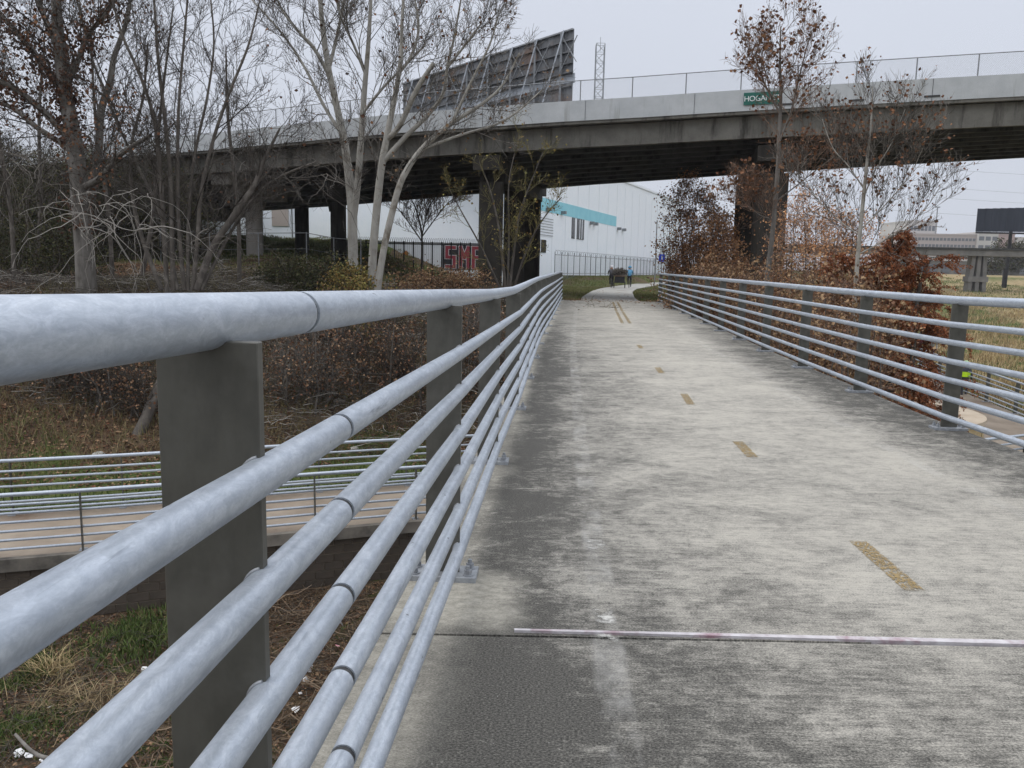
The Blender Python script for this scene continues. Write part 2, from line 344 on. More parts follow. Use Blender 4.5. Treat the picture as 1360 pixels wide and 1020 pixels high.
def cr_smooth(P, Z, k=6):
    out = []; oz = []
    for i in range(len(P)-1):
        p0, p1, p2, p3 = P[max(i-1, 0)], P[i], P[i+1], P[min(i+2, len(P)-1)]
        for t in np.arange(k)/k:
            out.append(.5*((2*p1)+(-p0+p2)*t+(2*p0-5*p1+4*p2-p3)*t*t+(-p0+3*p1-3*p2+p3)*t**3)); oz.append(Z[i]*(1-t)+Z[i+1]*t)
    out.append(P[-1]); oz.append(Z[-1])
    return np.array(out), np.array(oz)
PCs, PZs = cr_smooth(PC, PZ)
def pdist(x, y):
    x = np.asarray(x, float).ravel(); y = np.asarray(y, float).ravel()
    best = np.full(x.shape, 1e9); sg = np.zeros(x.shape); zz = np.zeros(x.shape)
    for i in range(len(PCs)-1):
        a, b = PCs[i], PCs[i+1]; d = b-a; l2 = d@d
        t = np.clip(((x-a[0])*d[0]+(y-a[1])*d[1])/l2, 0, 1)
        px, py = a[0]+t*d[0], a[1]+t*d[1]; q = np.hypot(x-px, y-py)
        m = q < best
        best[m] = q[m]; sg[m] = np.sign(d[0]*(y[m]-a[1])-d[1]*(x[m]-a[0])); zz[m] = (PZs[i]*(1-t)+PZs[i+1]*t)[m]
    return best*np.where(sg == 0, 1, sg), zz
def ss(t): t = np.clip(t, 0, 1); return t*t*(3-2*t)
rngT = np.random.default_rng(5)
_w = [(rngT.uniform(.15, .9, 2)*rngT.choice([-1, 1], 2), rngT.uniform(0, 6.28)) for _ in range(10)]
_w2 = [(rngT.uniform(1.5, 4.5, 2)*rngT.choice([-1, 1], 2), rngT.uniform(0, 6.28)) for _ in range(10)]
def wav(x, y): return sum(np.sin(a[0]*x+a[1]*y+p) for a, p in _w)/10, sum(np.sin(a[0]*x+a[1]*y+p) for a, p in _w2)/10
def H(x, y):
    x = np.asarray(x, float); y = np.asarray(y, float); shp = x.shape
    d, zp = pdist(x, y); X = x.ravel(); Y = y.ravel()
    w1, w2 = wav(X, Y)
    left = np.interp(Y, [20, 33, 40, 52, 70, 100, 300], [-.1, .2, .6, 1.5, 3.4, 3.6, 3.6])
    right_ = np.interp(Y, [20, 39, 75, 84, 130, 300], [-.15, -.12, -.2, .65, .85, 1.2])
    t = ss((-X-1.5)/11); B = right_*(1-t)+left*t
    wid = np.where(X < 3, 13.5, 9.5)
    north = zp-.05+(B-zp+.05)*ss((d-1.9)/wid)**.85
    field = np.interp(Y, [0, 35, 60, 105, 140, 210, 300, 900], [-6.2, -5.6, -5.3, -5.1, -.8, 1.8, 2.2, 2.2])
    south = np.where(X < 12, np.interp(-d, [1.6, 3, 12, 25], [-6.15, -6.15, -6.45, -6.6]), field)
    south = south*1.0
    sm = ss((X-6)/12); south = np.interp(-d, [1.6, 3, 12, 25], [-6.15, -6.15, -6.45, -6.6])*(1-sm)+field*sm
    shoulder = zp-.12+(south-zp+.12)*ss((-d-1.5)/3.5); south = south*(1-sm)+shoulder*sm
    z = np.where(d > 0, north, south)
    z = np.where((d > -1.38) & (d < 1.75), zp-.12, z)
    # far ground joins up
    far = ss((Y-150)/80); z = z*(1-far)+2.0*far
    amp = np.clip((np.abs(d)-1.9)/2, 0, 1)*(1+.8*((d > 3) & (X < 3)))
    flat = np.where((X > 2) & (X < 10) & (Y > 36), .15, 1.0)
    z = z+(w1*.45+w2*.14)*amp*flat
    # deck abutment and path beyond the bridge stay clear of the ground
    pth = pathx(Y); near = np.clip(1-np.abs(X-pth)/3.2, 0, 1)*np.where(Y > 37, 1, 0)
    z = z*(1-ss(near*1.7))+(pathz(Y)-.10)*ss(near*1.7)
    ab = (X > lx0(Y)-.6) & (X < rx0(Y)+.6) & (Y > 33) & (Y < 39.6)
    z = np.where(ab, np.minimum(z, -.75), z)
    return z.reshape(shp)
def lx0(y): return np.interp(y, LX[:, 0], LX[:, 1])
def rx0(y): return np.interp(y, RX[:, 0], RX[:, 1])
def pathx(Y): return np.interp(Y, [39, 45, 60, 70, 76, 82, 90, 110, 400], [4.65, 5.2, 7.2, 9.0, 10.6, 13.2, 17.5, 30, 60])
def pathz(Y): return np.interp(Y, [39, 60, 75, 90, 130], [-.03, -.10, -.10, .25, .5])
def Hs(x, y): return float(H(np.array([x]), np.array([y]))[0])

# ------------------------------------------------------------------ ground
def axis(dlo, dhi, st, lo, hi, g=1.18):
    a = list(np.arange(dlo, dhi, st)); s = st
    while a[-1] < hi: s *= g; a.append(a[-1]+s)
    s = st
    while a[0] > lo: s *= g; a.insert(0, a[0]-s)
    return np.array(a)
gx = axis(-26, 34, .3, -1200, 1400); gy = axis(5, 62, .3, -900, 2200)
GX, GY = np.meshgrid(gx, gy); GZ = H(GX, GY)
nx_, ny_ = len(gx), len(gy); idx = np.arange(nx_*ny_).reshape(ny_, nx_)
Fg = np.stack([idx[:-1, :-1], idx[:-1, 1:], idx[1:, 1:], idx[1:, :-1]], -1).reshape(-1, 4)
d_, zp_ = pdist(GX, GY); w1_, w2_ = wav(GX.ravel()*1.7, GY.ravel()*1.7)
Xr, Yr = GX.ravel(), GY.ravel()
green = ((d_ > 1.5) & (d_ < 5.2+w1_*5)).astype(float)*.9*(Xr < 14)
green = np.maximum(green, ((Yr > 38) & (Xr > -8) & (Yr < 120) & (Xr < 40)).astype(float)*(.5+w1_*.9))
green = np.maximum(green, ((d_ < -1.5) & (Xr < 8) & (w1_+w2_ > .22)).astype(float)*.7)
green = np.maximum(green, ((Xr < -10) & (Yr > 52)).astype(float)*.8)
straw = ((d_ < -1.5) & (Xr > 12)).astype(float)*np.clip(.55+w1_*1.6, 0, 1)
straw = np.maximum(straw, (Yr > 120).astype(float)*.35)
green = np.maximum(green, ((d_ < -1.5) & (Xr > 12)).astype(float)*np.clip(.62-w1_*1.7, 0, 1))
green = np.maximum(green, (Yr > 130).astype(float)*.75)
at_ = np.stack([np.clip(green, 0, 1), np.clip(straw, 0, 1), np.zeros_like(green), np.ones_like(green)], -1)
def ground_mat():
    m, nt, b = newmat('earth_and_litter'); v = objvec(nt)
    ca = nt.nodes.new('ShaderNodeVertexColor'); ca.layer_name = 'mask'
    sp = nt.nodes.new('ShaderNodeSeparateColor'); nt.links.new(ca.outputs[0], sp.inputs[0])
    c = mixc(nt, mrange(nt, noise(nt, v, 3.5, 7, .75), .35, .65), (.03, .022, .016), (.15, .095, .06))
    c = mixc(nt, mrange(nt, noise(nt, v, .7, 5, .7), .45, .65), c, (.11, .085, .05))
    g = mixc(nt, mrange(nt, noise(nt, v, 2.2, 6, .75), .35, .65), (.05, .075, .02), (.115, .125, .045))
    s = mixc(nt, mrange(nt, noise(nt, v, 1.2, 7, .8, 1, 1, 1), .35, .65), (.16, .115, .06), (.36, .29, .16))
    br = noise(nt, v, 1.6, 6, .7)
    c = mixc(nt, mrange(nt, mth(nt, 'ADD', sp.outputs[0], br), .85, 1.15), c, g)
    c = mixc(nt, mrange(nt, mth(nt, 'ADD', sp.outputs[1], br), .95, 1.15), c, s)
    nt.links.new(c, b.inputs['Base Color']); b.inputs['Roughness'].default_value = 1; b.inputs['Specular IOR Level'].default_value = .1
    bump(nt, b, noise(nt, v, 9, 7, .8), .8, .08)
    return m
tag(link('ground', npmesh('ground', np.stack([Xr, Yr, GZ.ravel()], -1), Fg, ground_mat(), True, attr=at_)), kind='structure')

# lower path ribbon
def ribbon(pts, zs, off0, off1, z_add=0., thick=.1):
    P = np.asarray(pts); T = np.gradient(P, axis=0); T /= np.linalg.norm(T, axis=1)[:, None]
    Nn = np.stack([-T[:, 1], T[:, 0]], -1)
    return P+Nn*off0, P+Nn*off1, np.asarray(zs)+z_add
def rib_mesh(name, A, B, Z, thick, mat, Zb=None):
    n = len(A); V = np.concatenate([np.c_[A, Z], np.c_[B, Z], np.c_[A, Z-thick], np.c_[B, Z-thick]])
    F_ = []
    for i in range(n-1):
        F_ += [(i, n+i, n+i+1, i+1), (2*n+i, 2*n+i+1, 3*n+i+1, 3*n+i), (i, i+1, 2*n+i+1, 2*n+i), (n+i, 3*n+i, 3*n+i+1, n+i+1)]
    F_ += [(0, 2*n, 3*n, n), (n-1, 2*n-1, 4*n-1, 3*n-1)]
    return npmesh(name, V, F_, mat)
m_ = PCs[:, 1] < 90
A, B, Z = ribbon(PCs[m_], PZs[m_], -1.62, 1.75)
tag(link('lower_path', rib_mesh('lower_path', A, B, Z, .2, LOWPATH)), kind='structure')

# path beyond the bridge
yy = np.r_[np.arange(39.45, 70, 1.5), np.arange(70, 112, 1.5)]
cx = np.array([float(np.mean(pathx(np.array([y-1.5, y, y+1.5])))) for y in yy])
P2 = np.c_[cx, yy]
A, B, Z = ribbon(P2, pathz(yy), -1.45, 1.45)
tag(link('concrete_path', rib_mesh('concrete_path', A, B, Z, .15, PATHC)), kind='structure')

# ------------------------------------------------------------------ footbridge
fb = thing('footbridge', 'pale concrete footbridge deck with dark stained edges running to the underpass', 'footbridge', (2, 0, .1)); fb['world'] = 1
def slab(y0, y1, skew0=0., skew1=0.):
    ys = np.linspace(y0, y1, max(3, int((y1-y0)/.6))); us = 9; V = []; UV = []
    for y in ys:
        f = (y-y0)/(y1-y0)
        a, b = lx(y)-.25, rx(y)+.22
        for i in range(us):
            t = i/(us-1); X = a+(b-a)*t; yo = y+(skew0*(1-f)+skew1*f)*t
            V.append((X, yo, dz(yo))); UV.append((t*(b-a), yo))
    n = len(V); k = len(ys)
    V += [(x, y, z-.5) for x, y, z in V]; UV += [(u, v) for u, v in UV]
    F_ = []
    for j in range(k-1):
        for i in range(us-1):
            q = j*us+i; F_.append((q, q+1, q+us+1, q+us)); F_.append((n+q, n+q+us, n+q+us+1, n+q+1))
        q = j*us; F_.append((q, q+us, n+q+us, n+q)); q = j*us+us-1; F_.append((q, n+q, n+q+us, q+us))
    for i in range(us-1): F_.append((i, n+i, n+i+1, i+1)); q = (k-1)*us+i; F_.append((q, q+1, n+q+1, n+q))
    return link('deck_slab', npmesh('deck_slab', V, F_, DECK, uv=UV), fb)
slab(-8, 3.10); slab(3.118, 39.4)
# joint strip: paint-spotted backer board lying in the joint
JM = nm('painted_joint_strip', (.36, .33, .34), (.52, .50, .51), 14, .6, 0, .3, c3=(.20, .07, .10), s3=4.2)
rb0 = random.Random(2); mb = MB(); xs = np.linspace(.03, 4.45, 30)
for a, b in zip(xs, xs[1:]):
    w0, w1 = (.006+.012*min(1, a/2.2))*rb0.uniform(.85, 1.15), (.006+.012*min(1, b/2.2))
    y0, y1 = 3.150-.012*a, 3.150-.012*b
    mb.hexa([(a, y0-w0, dz(3.1)-.01), (b, y1-w1, dz(3.1)-.01), (b, y1+w1, dz(3.1)-.01), (a, y0+w0, dz(3.1)-.01), (a, y0-w0, dz(3.1)+.010), (b, y1-w1, dz(3.1)+.010), (b, y1+w1, dz(3.1)+.011), (a, y0+w0, dz(3.1)+.011)])
mb.build('joint_strip', JM, fb)
# bent expansion joint gaps / worn centre paint: thin sheets just above the concrete
YP = worn('worn_yellow_paint', (.20, .135, .05), (.30, .22, .10), .44, .54, 55, (1.3, .8, 1), .06)
WP = worn('worn_white_paint', (.42, .41, .38), (.55, .54, .50), .42, .62, 14, (1, 1, 1), .25)
def sheet(name, quad, mat, lift=.004):
    V = [(x, y, dz(y)+lift) for x, y in quad]
    return link(name, npmesh(name, V, [(0, 1, 2, 3)], mat, uv=[(0, 0), (1, 0), (1, 1), (0, 1)]), fb)
def gnd(x, y, zz=0.):
    d = fwd+cr*(x-680)/FPX+cu*(510-y)/FPX
    for _ in range(4):
        t = (zz-EYE)/d[2]; Y = d[1]*t; zz = dz(Y)
    return d[0]*t, Y
for (xa, ya, xb, yb) in ((1138, 718, 1216, 786), (979, 586, 1000, 608), (908, 523, 918, 538), (873, 488, 879, 496), (848, 458, 852, 463)):
    (X0, Y0), (X1, Y1) = gnd(xa, ya), gnd(xb, yb)
    sheet('paint_dash', [(X1-.052, Y1), (X1+.052, Y1), (X0+.052, Y0), (X0-.052, Y0)], YP)
for off in (-.11, .11):
    for (xa, ya, xb, yb) in ((817, 401, 823, 414), (823, 414, 832, 430)):
        (X0, Y0), (X1, Y1) = gnd(xa, ya), gnd(xb, yb)
        sheet('paint_line', [(X1+off-.05, Y1), (X1+off+.05, Y1), (X0+off+.05, Y0), (X0+off-.05, Y0)], YP)
for (x, y, w_, h_) in ((791, 724, .06, .10), (803, 820, .05, .12), (806, 846, .05, .06)):
    X0, Y0 = gnd(x, y); sheet('paint_patch', [(X0-w_, Y0-h_), (X0+w_, Y0-h_), (X0+w_, Y0+h_), (X0-w_, Y0+h_)], WP)
# abutment under the far end
mb = MB(); mb.hexa([(1.4, 38.0, -6), (7.4, 38.0, -6), (7.6, 39.38, -6), (1.6, 39.38, -6), (1.4, 38.0, -.56), (7.4, 38.0, -.56), (7.6, 39.38, -.56), (1.6, 39.38, -.56)])
mb.build('abutment', COPING, fb)
# supporting beams
for k in range(3):
    mb = MB()
    for y0, y1 in zip(np.arange(-8, 38, 4), np.arange(-4, 42, 4)):
        y1 = min(y1, 37.9); t = .15+.35*k
        X0, X1 = lx(y0)+(rx(y0)-lx(y0))*t, lx(y1)+(rx(y1)-lx(y1))*t
        mb.hexa([(X0-.2, y0, dz(y0)-1.3), (X0+.2, y0, dz(y0)-1.3), (X1+.2, y1, dz(y1)-1.3), (X1-.2, y1, dz(y1)-1.3), (X0-.2, y0, dz(y0)-.503), (X0+.2, y0, dz(y0)-.503), (X1+.2, y1, dz(y1)-.503), (X1-.2, y1, dz(y1)-.503)])
    mb.build('beam', GIRD, fb)

# ------------------------------------------------------------------ railings
HP = [1.340, 1.098, .915, .722, .530, .340, .145]
RT, RP = .0445, .0300
def post_meshes():
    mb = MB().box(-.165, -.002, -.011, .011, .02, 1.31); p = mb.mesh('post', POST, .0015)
    mb = MB().box(-.25, .085, -.08, .08, 0, .028); bp = mb.mesh('base_plate', PLATE, .002)
    mb = MB()
    def hexn(cx, cy, z0, z1, r, n=6):
        vs = [[mb.bm.verts.new((cx+r*math.cos(k*2*math.pi/n), cy+r*math.sin(k*2*math.pi/n), z)) for k in range(n)] for z in (z0, z1)]
        for k in range(n): mb.bm.faces.new((vs[0][k], vs[0][(k+1) % n], vs[1][(k+1) % n], vs[1][k]))
        mb.bm.faces.new(vs[1]); mb.bm.faces.new(vs[0][::-1])
    hexn(0, 0, .028, .033, .026, 14); hexn(0, 0, .033, .055, .019); hexn(0, 0, .055, .074, .010, 10)
    bt = mb.mesh('anchor_bolt', PLATE)
    return p, bp, bt
PM, BPM, BTM = post_meshes()
ring = [(-.0315*math.cos(a), 0, .0315*math.sin(a)) for a in np.linspace(-1.35, 1.35, 12)]
WELD = MB().tube(ring, .0038, 6).mesh('weld', PLATE)   # bead where a pipe enters the plate edge
def railing(root, pts, side, detail=0, joint_at=(), full=True, offs=0):
    """pts: [(x,y,z)] at the posts, pipes run through pts; side=-1: plates stand on the -x side"""
    n = len(pts)
    for i, (x, y, z) in enumerate(pts):
        a, b = pts[max(i-1, 0)], pts[min(i+1, n-1)]
        ang = math.atan2(b[1]-a[1], b[0]-a[0])-math.pi/2
        if side > 0: ang += math.pi
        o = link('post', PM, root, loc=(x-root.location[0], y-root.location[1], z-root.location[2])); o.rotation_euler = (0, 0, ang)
        if full:
            link('base_plate', BPM, o, (0, 0, 0))
        if i < detail:
            for bx in (-.215, .045):
                for by in (-.045, .045): link('anchor_bolt', BTM, o, (bx, by, 0))
            if side < 0 and i < 5:
                for h in HP[1:]:
                    for s_ in (-1, 1): link('weld', WELD, o, (0, .0125*s_, h))
    P = [Vector(p) for p in pts]
    for k, h in enumerate(HP):
        r = RT if k == 0 else RP
        line = []
        for i, p in enumerate(P):
            a, b = P[max(i-1, 0)], P[min(i+1, n-1)]; t = (b-a); t.z = 0; t.normalize(); nrm = Vector((-t.y, t.x, 0))*( -side)
            off = nrm*(.084 if k == 0 else 0.0)
            line.append(p+off+Vector((0, 0, h)))
        # split at joints (each joint given as a distance beyond a post)
        cuts = [(j, d) for j, d in joint_at if j < n-1]
        segs = []; cur = [line[0]]
        for i in range(n-1):
            for j, d in cuts:
                if j == i:
                    t = (line[i+1]-line[i]).normalized(); q = line[i]+t*d
                    cur.append(q-t*.010); segs.append(cur); cur = [q+t*.010]
                    MB().tube([q-t*.02, q+t*.02], r*.90, 14).build('joint_sleeve', GAPM, root)
            cur.append(line[i+1])
        segs.append(cur)
        for s_ in segs:
            MB().tube(s_, r, 28 if detail else 10).build('rail_pipe', GALV, root)
ly = [-3.9, -1.3, 1.26, 3.77, 6.37, 9.11]+[9.11+2.58*i for i in range(1, 12)]
ly = [y for y in ly if y < 39.2]; ly[-1] = 38.9
lp = [(lx(y), y, dz(y)) for y in ly]
rl = thing('bridge_railing', 'galvanised steel railing close on the left, its fat top pipe filling the left foreground', 'railing', lp[2], 'footbridge railings'); rl['world'] = 1
railing(rl, lp, -1, 8, ((0, .5), (2, .43), (5, .5), (8, .5), (11, .5)))
ry = [8.37-2.62*4+2.62*i for i in range(0, 17)]; ry = [y for y in ry if y < 38.9]; ry[-1] = 38.6
rp = [(rx(y), y, dz(y)) for y in ry]
rr = thing('bridge_railing', 'galvanised steel railing along the right edge of the footbridge in front of the rusty shrubs', 'railing', rp[4], 'footbridge railings'); rr['world'] = 1
railing(rr, rp, 1, 9, ((3, .4), (6, .4), (9, .4), (12, .4)))

# lower path railings
def path_rail(name, label, off, i0, i1, step, side, group='railings along the lower path'):
    A, _, Z = ribbon(PCs, PZs, off, off)
    seg = np.hypot(*np.diff(A, axis=0).T); s_ = np.r_[0, np.cumsum(seg)]
    a = np.interp(i0, A[:, 0], s_) if i0 < 18 else s_[np.argmin(np.abs(A[:, 1]-i0))]
    b = np.interp(i1, A[:, 0], s_) if i1 < 18 else s_[np.argmin(np.abs(A[:, 1]-i1))]
    q = np.arange(a, b, step)
    pts = [(float(np.interp(t, s_, A[:, 0])), float(np.interp(t, s_, A[:, 1])), float(np.interp(t, s_, Z))) for t in q]
    root = thing(name, label, 'railing', pts[0], group); root['world'] = 1
    railing(root, pts, side, 0, ())
    return root, pts
path_rail('path_railing', 'galvanised railing on top of the dark retaining wall, nearer of the two on the left', -1.48, -20.9, 3.0, 2.45, 1)
path_rail('path_railing', 'galvanised railing below the brushy bank, farther of the two on the left', 1.62, -21.5, 3.0, 2.45, -1)
path_rail('path_railing', 'galvanised railing curving down beside the yellow grass field on the right', -1.45, 13, 70, 2.45, 1)

# ------------------------------------------------------------------ retaining wall under the lower path, block by block
TANM = nm('mortar_tan', (.16, .13, .09), (.24, .19, .13), 6, .95, 0, .2)
rw = thing('retaining_wall', 'dark stained block retaining wall carrying the lower path', 'wall', (-8, 16.5, -6.2)); rw['world'] = 1
A, _, Z = ribbon(PCs, PZs, -1.62, -1.62); seg = np.hypot(*np.diff(A, axis=0).T); s_ = np.r_[0, np.cumsum(seg)]
sa0, sb0 = np.interp(-15, A[:, 0], s_), np.interp(1.0, A[:, 0], s_)
def onw(t, off):
    x, y = np.interp(t, s_, A[:, 0]), np.interp(t, s_, A[:, 1])
    x2, y2 = np.interp(t+.05, s_, A[:, 0]), np.interp(t+.05, s_, A[:, 1]); h = math.atan2(y2-y, x2-x)
    return x+math.sin(h)*off, y-math.cos(h)*off, h
blk = [MB().box(-.220, .220, -.06, .06, .006, .192).mesh('block', STONE, .008) for _ in range(2)]
rb = random.Random(3)
row = 0
for k in range(7):
    t = sa0+(k % 2)*.225
    while t < sb0:
        x, y, h = onw(t, .015+rb.uniform(-.008, .008))
        o = link('block', blk[rb.randint(0, 1)], rw, loc=(x+8, y-16.5, -6.35+k*.2+6.2)); o.rotation_euler = (0, 0, h+rb.uniform(-.01, .01))
        t += .45
B_, C_, Zc = ribbon(PCs, PZs, -1.55, -1.672)
mm = (PCs[:, 0] > -24) & (PCs[:, 0] < 6)
link('wall_core', rib_mesh('wall_core', B_[mm], C_[mm], Zc[mm]-.22, 2.0, TANM), rw)
B_, C_, Zc = ribbon(PCs, PZs, -1.63, -1.80)
link('coping', rib_mesh('coping', B_[mm], C_[mm], Zc[mm]+.03, .27, COPING), rw)

# curved stone planter wall at the right
pw = thing('curved_planter', 'curved yellow stone planter wall with tan coping beside the lower path', 'planter', (12.9, 28, -4.5)); pw['world'] = 1
cxp, cyp, rp_ = 12.9, 28.2, 3.25
for k in range(7):
    nb = 26
    for i in range(nb):
        a0 = -1.9+3.6*(i+(k % 2)*.5)/nb; a1 = a0+3.6/nb-.006
        mb = MB(); rr0, rr1 = rp_-.15, rp_+rb.uniform(-.01, .015); z0 = -4.62+k*.19; z1 = z0+.178
        pt = lambda a, r, z: (cxp+math.cos(a)*r, cyp+math.sin(a)*r, z)
        mb.hexa([pt(a0, rr0, z0), pt(a0, rr1, z0), pt(a1, rr1, z0), pt(a1, rr0, z0), pt(a0, rr0, z1), pt(a0, rr1, z1), pt(a1, rr1, z1), pt(a1, rr0, z1)])
        mb.build('stone', YSTONE, pw)
aa = np.linspace(-1.95, 1.8, 40)
ring = np.c_[cxp+np.cos(aa)*1, cyp+np.sin(aa)*1]
def arc_mesh(name, r_in, r_out, z, th, mat):
    Ai = np.c_[cxp+np.cos(aa)*r_in, cyp+np.sin(aa)*r_in]; Bi = np.c_[cxp+np.cos(aa)*r_out, cyp+np.sin(aa)*r_out]
    return link(name, rib_mesh(name, Bi, Ai, np.full(len(aa), z), th, mat), pw)
arc_mesh('mortar_core', rp_-.16, rp_-.012, -3.30, 1.3, MORTAR)
arc_mesh('coping', rp_-.75, rp_+.05, -3.16, .13, TANSLAB)
soilm = nm('planter_soil', (.06, .04, .028), (.13, .08, .05), 6, 1, 0, .6)
sv = [(cxp, cyp, -3.42)]+[(cxp+math.cos(a)*(rp_-.7), cyp+math.sin(a)*(rp_-.7), -3.42) for a in aa]
link('soil', npmesh('soil', sv, [(0, i, i+1) for i in range(1, len(aa))], soilm), pw)

# ------------------------------------------------------------------ viaduct
NL = np.array([(60, 28.6), (34, 33.3), (26, 34.95), (16.2, 36.95), (6, 39.2), (0, 40.6), (-6, 42.35), (-11.5, 44.8), (-16.4, 47.2), (-23.5, 50.8), (-40, 60), (-60, 73)])[::-1]
FL = np.array([(60, 28), (40, 36), (25.7, 42.4), (15.1, 47.3), (7.5, 50.8), (2.66, 54), (-3.4, 58), (-12.2, 65.5), (-25, 76), (-45, 92), (-60, 104)])[::-1]
ZT = lambda X: np.interp(X, [-60, -23.5, -16.4, -11.5, -7.2, -1.7, 1.9, 5.7, 9.1, 16.2, 21.3, 60], [8.4, 8.62, 8.72, 8.86, 9.0, 9.18, 9.33, 9.45, 9.60, 9.86, 10.03, 11.2])
# resample both lines at the same stations
def resamp(Pl, n):
    s = np.r_[0, np.cumsum(np.hypot(*np.diff(Pl, axis=0).T))]; q = np.linspace(0, s[-1], n)
    return np.c_[np.interp(q, s, Pl[:, 0]), np.interp(q, s, Pl[:, 1])]
nX = np.linspace(-60, 60, 61); nY = np.interp(nX, NL[:, 0], NL[:, 1])
k_ = np.ones(5)/5; nYs = np.convolve(np.pad(nY, 2, mode='edge'), k_, 'valid'); nYs[:2] = nY[:2]; nYs[-2:] = nY[-2:]
near = np.c_[nX, nYs]
fX = np.interp(nX, [-60, 60], [-60, 60]); fY = np.interp(nX, FL[:, 0], FL[:, 1]); fYs = np.convolve(np.pad(fY, 2, mode='edge'), k_, 'valid')
# station i on far line: shift so that cross lines are square-ish to the near line
farP = np.c_[nX+np.interp(nX, [-60, -10, 25, 60], [4, 3.2, 2.5, 0]), 0*nX]; farP[:, 1] = np.interp(farP[:, 0], nX, fYs)
zt = ZT(nX)
via = thing('viaduct', 'long concrete road viaduct crossing above the footpath with dark girders below', 'viaduct', (0, 40, 7)); via['world'] = 1
def across(t): return near*(1-t)+farP*t
def sect(name, t0, t1, ztop0, ztop1, h, mat, xa=-60, xb=60, add0=0, add1=0):
    m = (nX >= xa) & (nX <= xb)
    a, b = across(t0)[m], across(t1)[m]; n = len(a)
    V = np.concatenate([np.c_[a, ztop0[m]], np.c_[b, ztop1[m]], np.c_[a, ztop0[m]-h], np.c_[b, ztop1[m]-h]])
    F_ = []
    for i in range(n-1):
        F_ += [(i, i+1, n+i+1, n+i), (2*n+i, 3*n+i, 3*n+i+1, 2*n+i+1), (i, 2*n+i, 2*n+i+1, i+1), (n+i, n+i+1, 3*n+i+1, 3*n+i)]
    F_ += [(0, n, 3*n, 2*n), (n-1, 3*n-1, 4*n-1, 2*n-1)]
    return link(name, npmesh(name, V, F_, mat), via)
fall = .6
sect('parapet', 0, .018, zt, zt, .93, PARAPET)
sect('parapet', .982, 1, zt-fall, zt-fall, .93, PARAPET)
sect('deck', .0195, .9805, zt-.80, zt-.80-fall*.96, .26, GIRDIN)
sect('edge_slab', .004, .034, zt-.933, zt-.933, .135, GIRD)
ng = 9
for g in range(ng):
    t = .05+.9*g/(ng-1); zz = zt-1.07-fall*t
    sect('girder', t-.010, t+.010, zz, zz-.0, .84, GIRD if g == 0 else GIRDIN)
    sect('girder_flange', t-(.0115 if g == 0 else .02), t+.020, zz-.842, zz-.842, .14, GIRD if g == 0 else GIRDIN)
# joint lines and drain slots
slot = MB().box(-.32, .32, -.02, .02, -.04, .04).mesh('drain_slot', GAPM)
jt = MB().box(-.007, .007, -.01, .01, -.45, .45).mesh('parapet_joint', GAPM)
def face_pt(X, dzt):
    Y = float(np.interp(X, near[:, 0], near[:, 1])); z = float(ZT(X))-dzt
    h = math.atan2(np.interp(X+.5, near[:, 0], near[:, 1])-np.interp(X-.5, near[:, 0], near[:, 1]), 1)
    return X, Y, z, h
for X in [28.6, 25.4, 22.6]+[17.9, 14.9, 12.0]:
    x, y, z, h = face_pt(X, .74); o = link('drain_slot', slot, via, loc=(x, y-40-.008, z-7)); o.rotation_euler = (0, -.033, h)
for X in np.arange(-36, 34, 4.9):
    x, y, z, h = face_pt(X, .47); o = link('parapet_joint', jt, via, loc=(x, y-40-.005, z-7)); o.rotation_euler = (0, 0, h)
# chain link fence on the parapet
vf = thing('chain_link_fence', 'thin grey chain link fence along the top of the viaduct parapet', 'fence', (0, 40, 9.2)); vf['world'] = 1
def fp(s):   # point along the near parapet by arclength-like X stepping
    return s
arc = np.r_[0, np.cumsum(np.hypot(*np.diff(near, axis=0).T))]
q = np.arange(8, arc[-1]-8, 2.44)
pole = MB().tube([(0, 0, -.02), (0, 0, .93)], .028, 6).mesh('fence_post', GREYM)
tops = []
for t in q:
    X = float(np.interp(t, arc, near[:, 0])); Y = float(np.interp(t, arc, near[:, 1]))+.10; z = float(ZT(X))
    link('fence_post', pole, vf, loc=(X, Y-40, z-9.2)); tops.append((X, Y, z))
MB().tube([(x, y, z+.92) for x, y, z in tops], .022, 5).build('top_rail', GREYM, vf)
V = []; F_ = []
L0 = 0
step = .075; qq = np.arange(8, arc[-1]-9, step)
X0 = np.interp(qq, arc, near[:, 0]); Y0 = np.interp(qq, arc, near[:, 1])+.10; Z0 = ZT(X0)
X1 = np.interp(qq+.9, arc, near[:, 0]); Y1 = np.interp(qq+.9, arc, near[:, 1])+.10; Z1 = ZT(X1)
rw_ = .0022
def strips(a, b):
    n = len(a); t = np.array([rw_, 0, rw_]); off = [np.array([rw_, 0, -rw_]), np.array([-rw_, 0, rw_]), np.array([0, rw_*1.5, 0])]
    V = np.concatenate([a+off[0], a+off[1], a+off[2], b+off[0], b+off[1], b+off[2]])
    i = np.arange(n); F_ = np.concatenate([np.stack([i+n*p, i+n*r_, i+n*(r_+3), i+n*(p+3)], -1) for p, r_ in ((0, 1), (1, 2), (2, 0))])
    return V, F_
a1, f1 = strips(np.stack([X0, Y0, Z0], -1), np.stack([X1, Y1, Z1+.9], -1))
a2, f2 = strips(np.stack([X1, Y1+.006, Z1], -1), np.stack([X0, Y0+.006, Z0+.9], -1))
o = link('chain_link_mesh', npmesh('chain_link_mesh', np.concatenate([a1, a2]), np.concatenate([f1, f2+len(a1)]), GREYM), vf); o['kind'] = 'stuff'
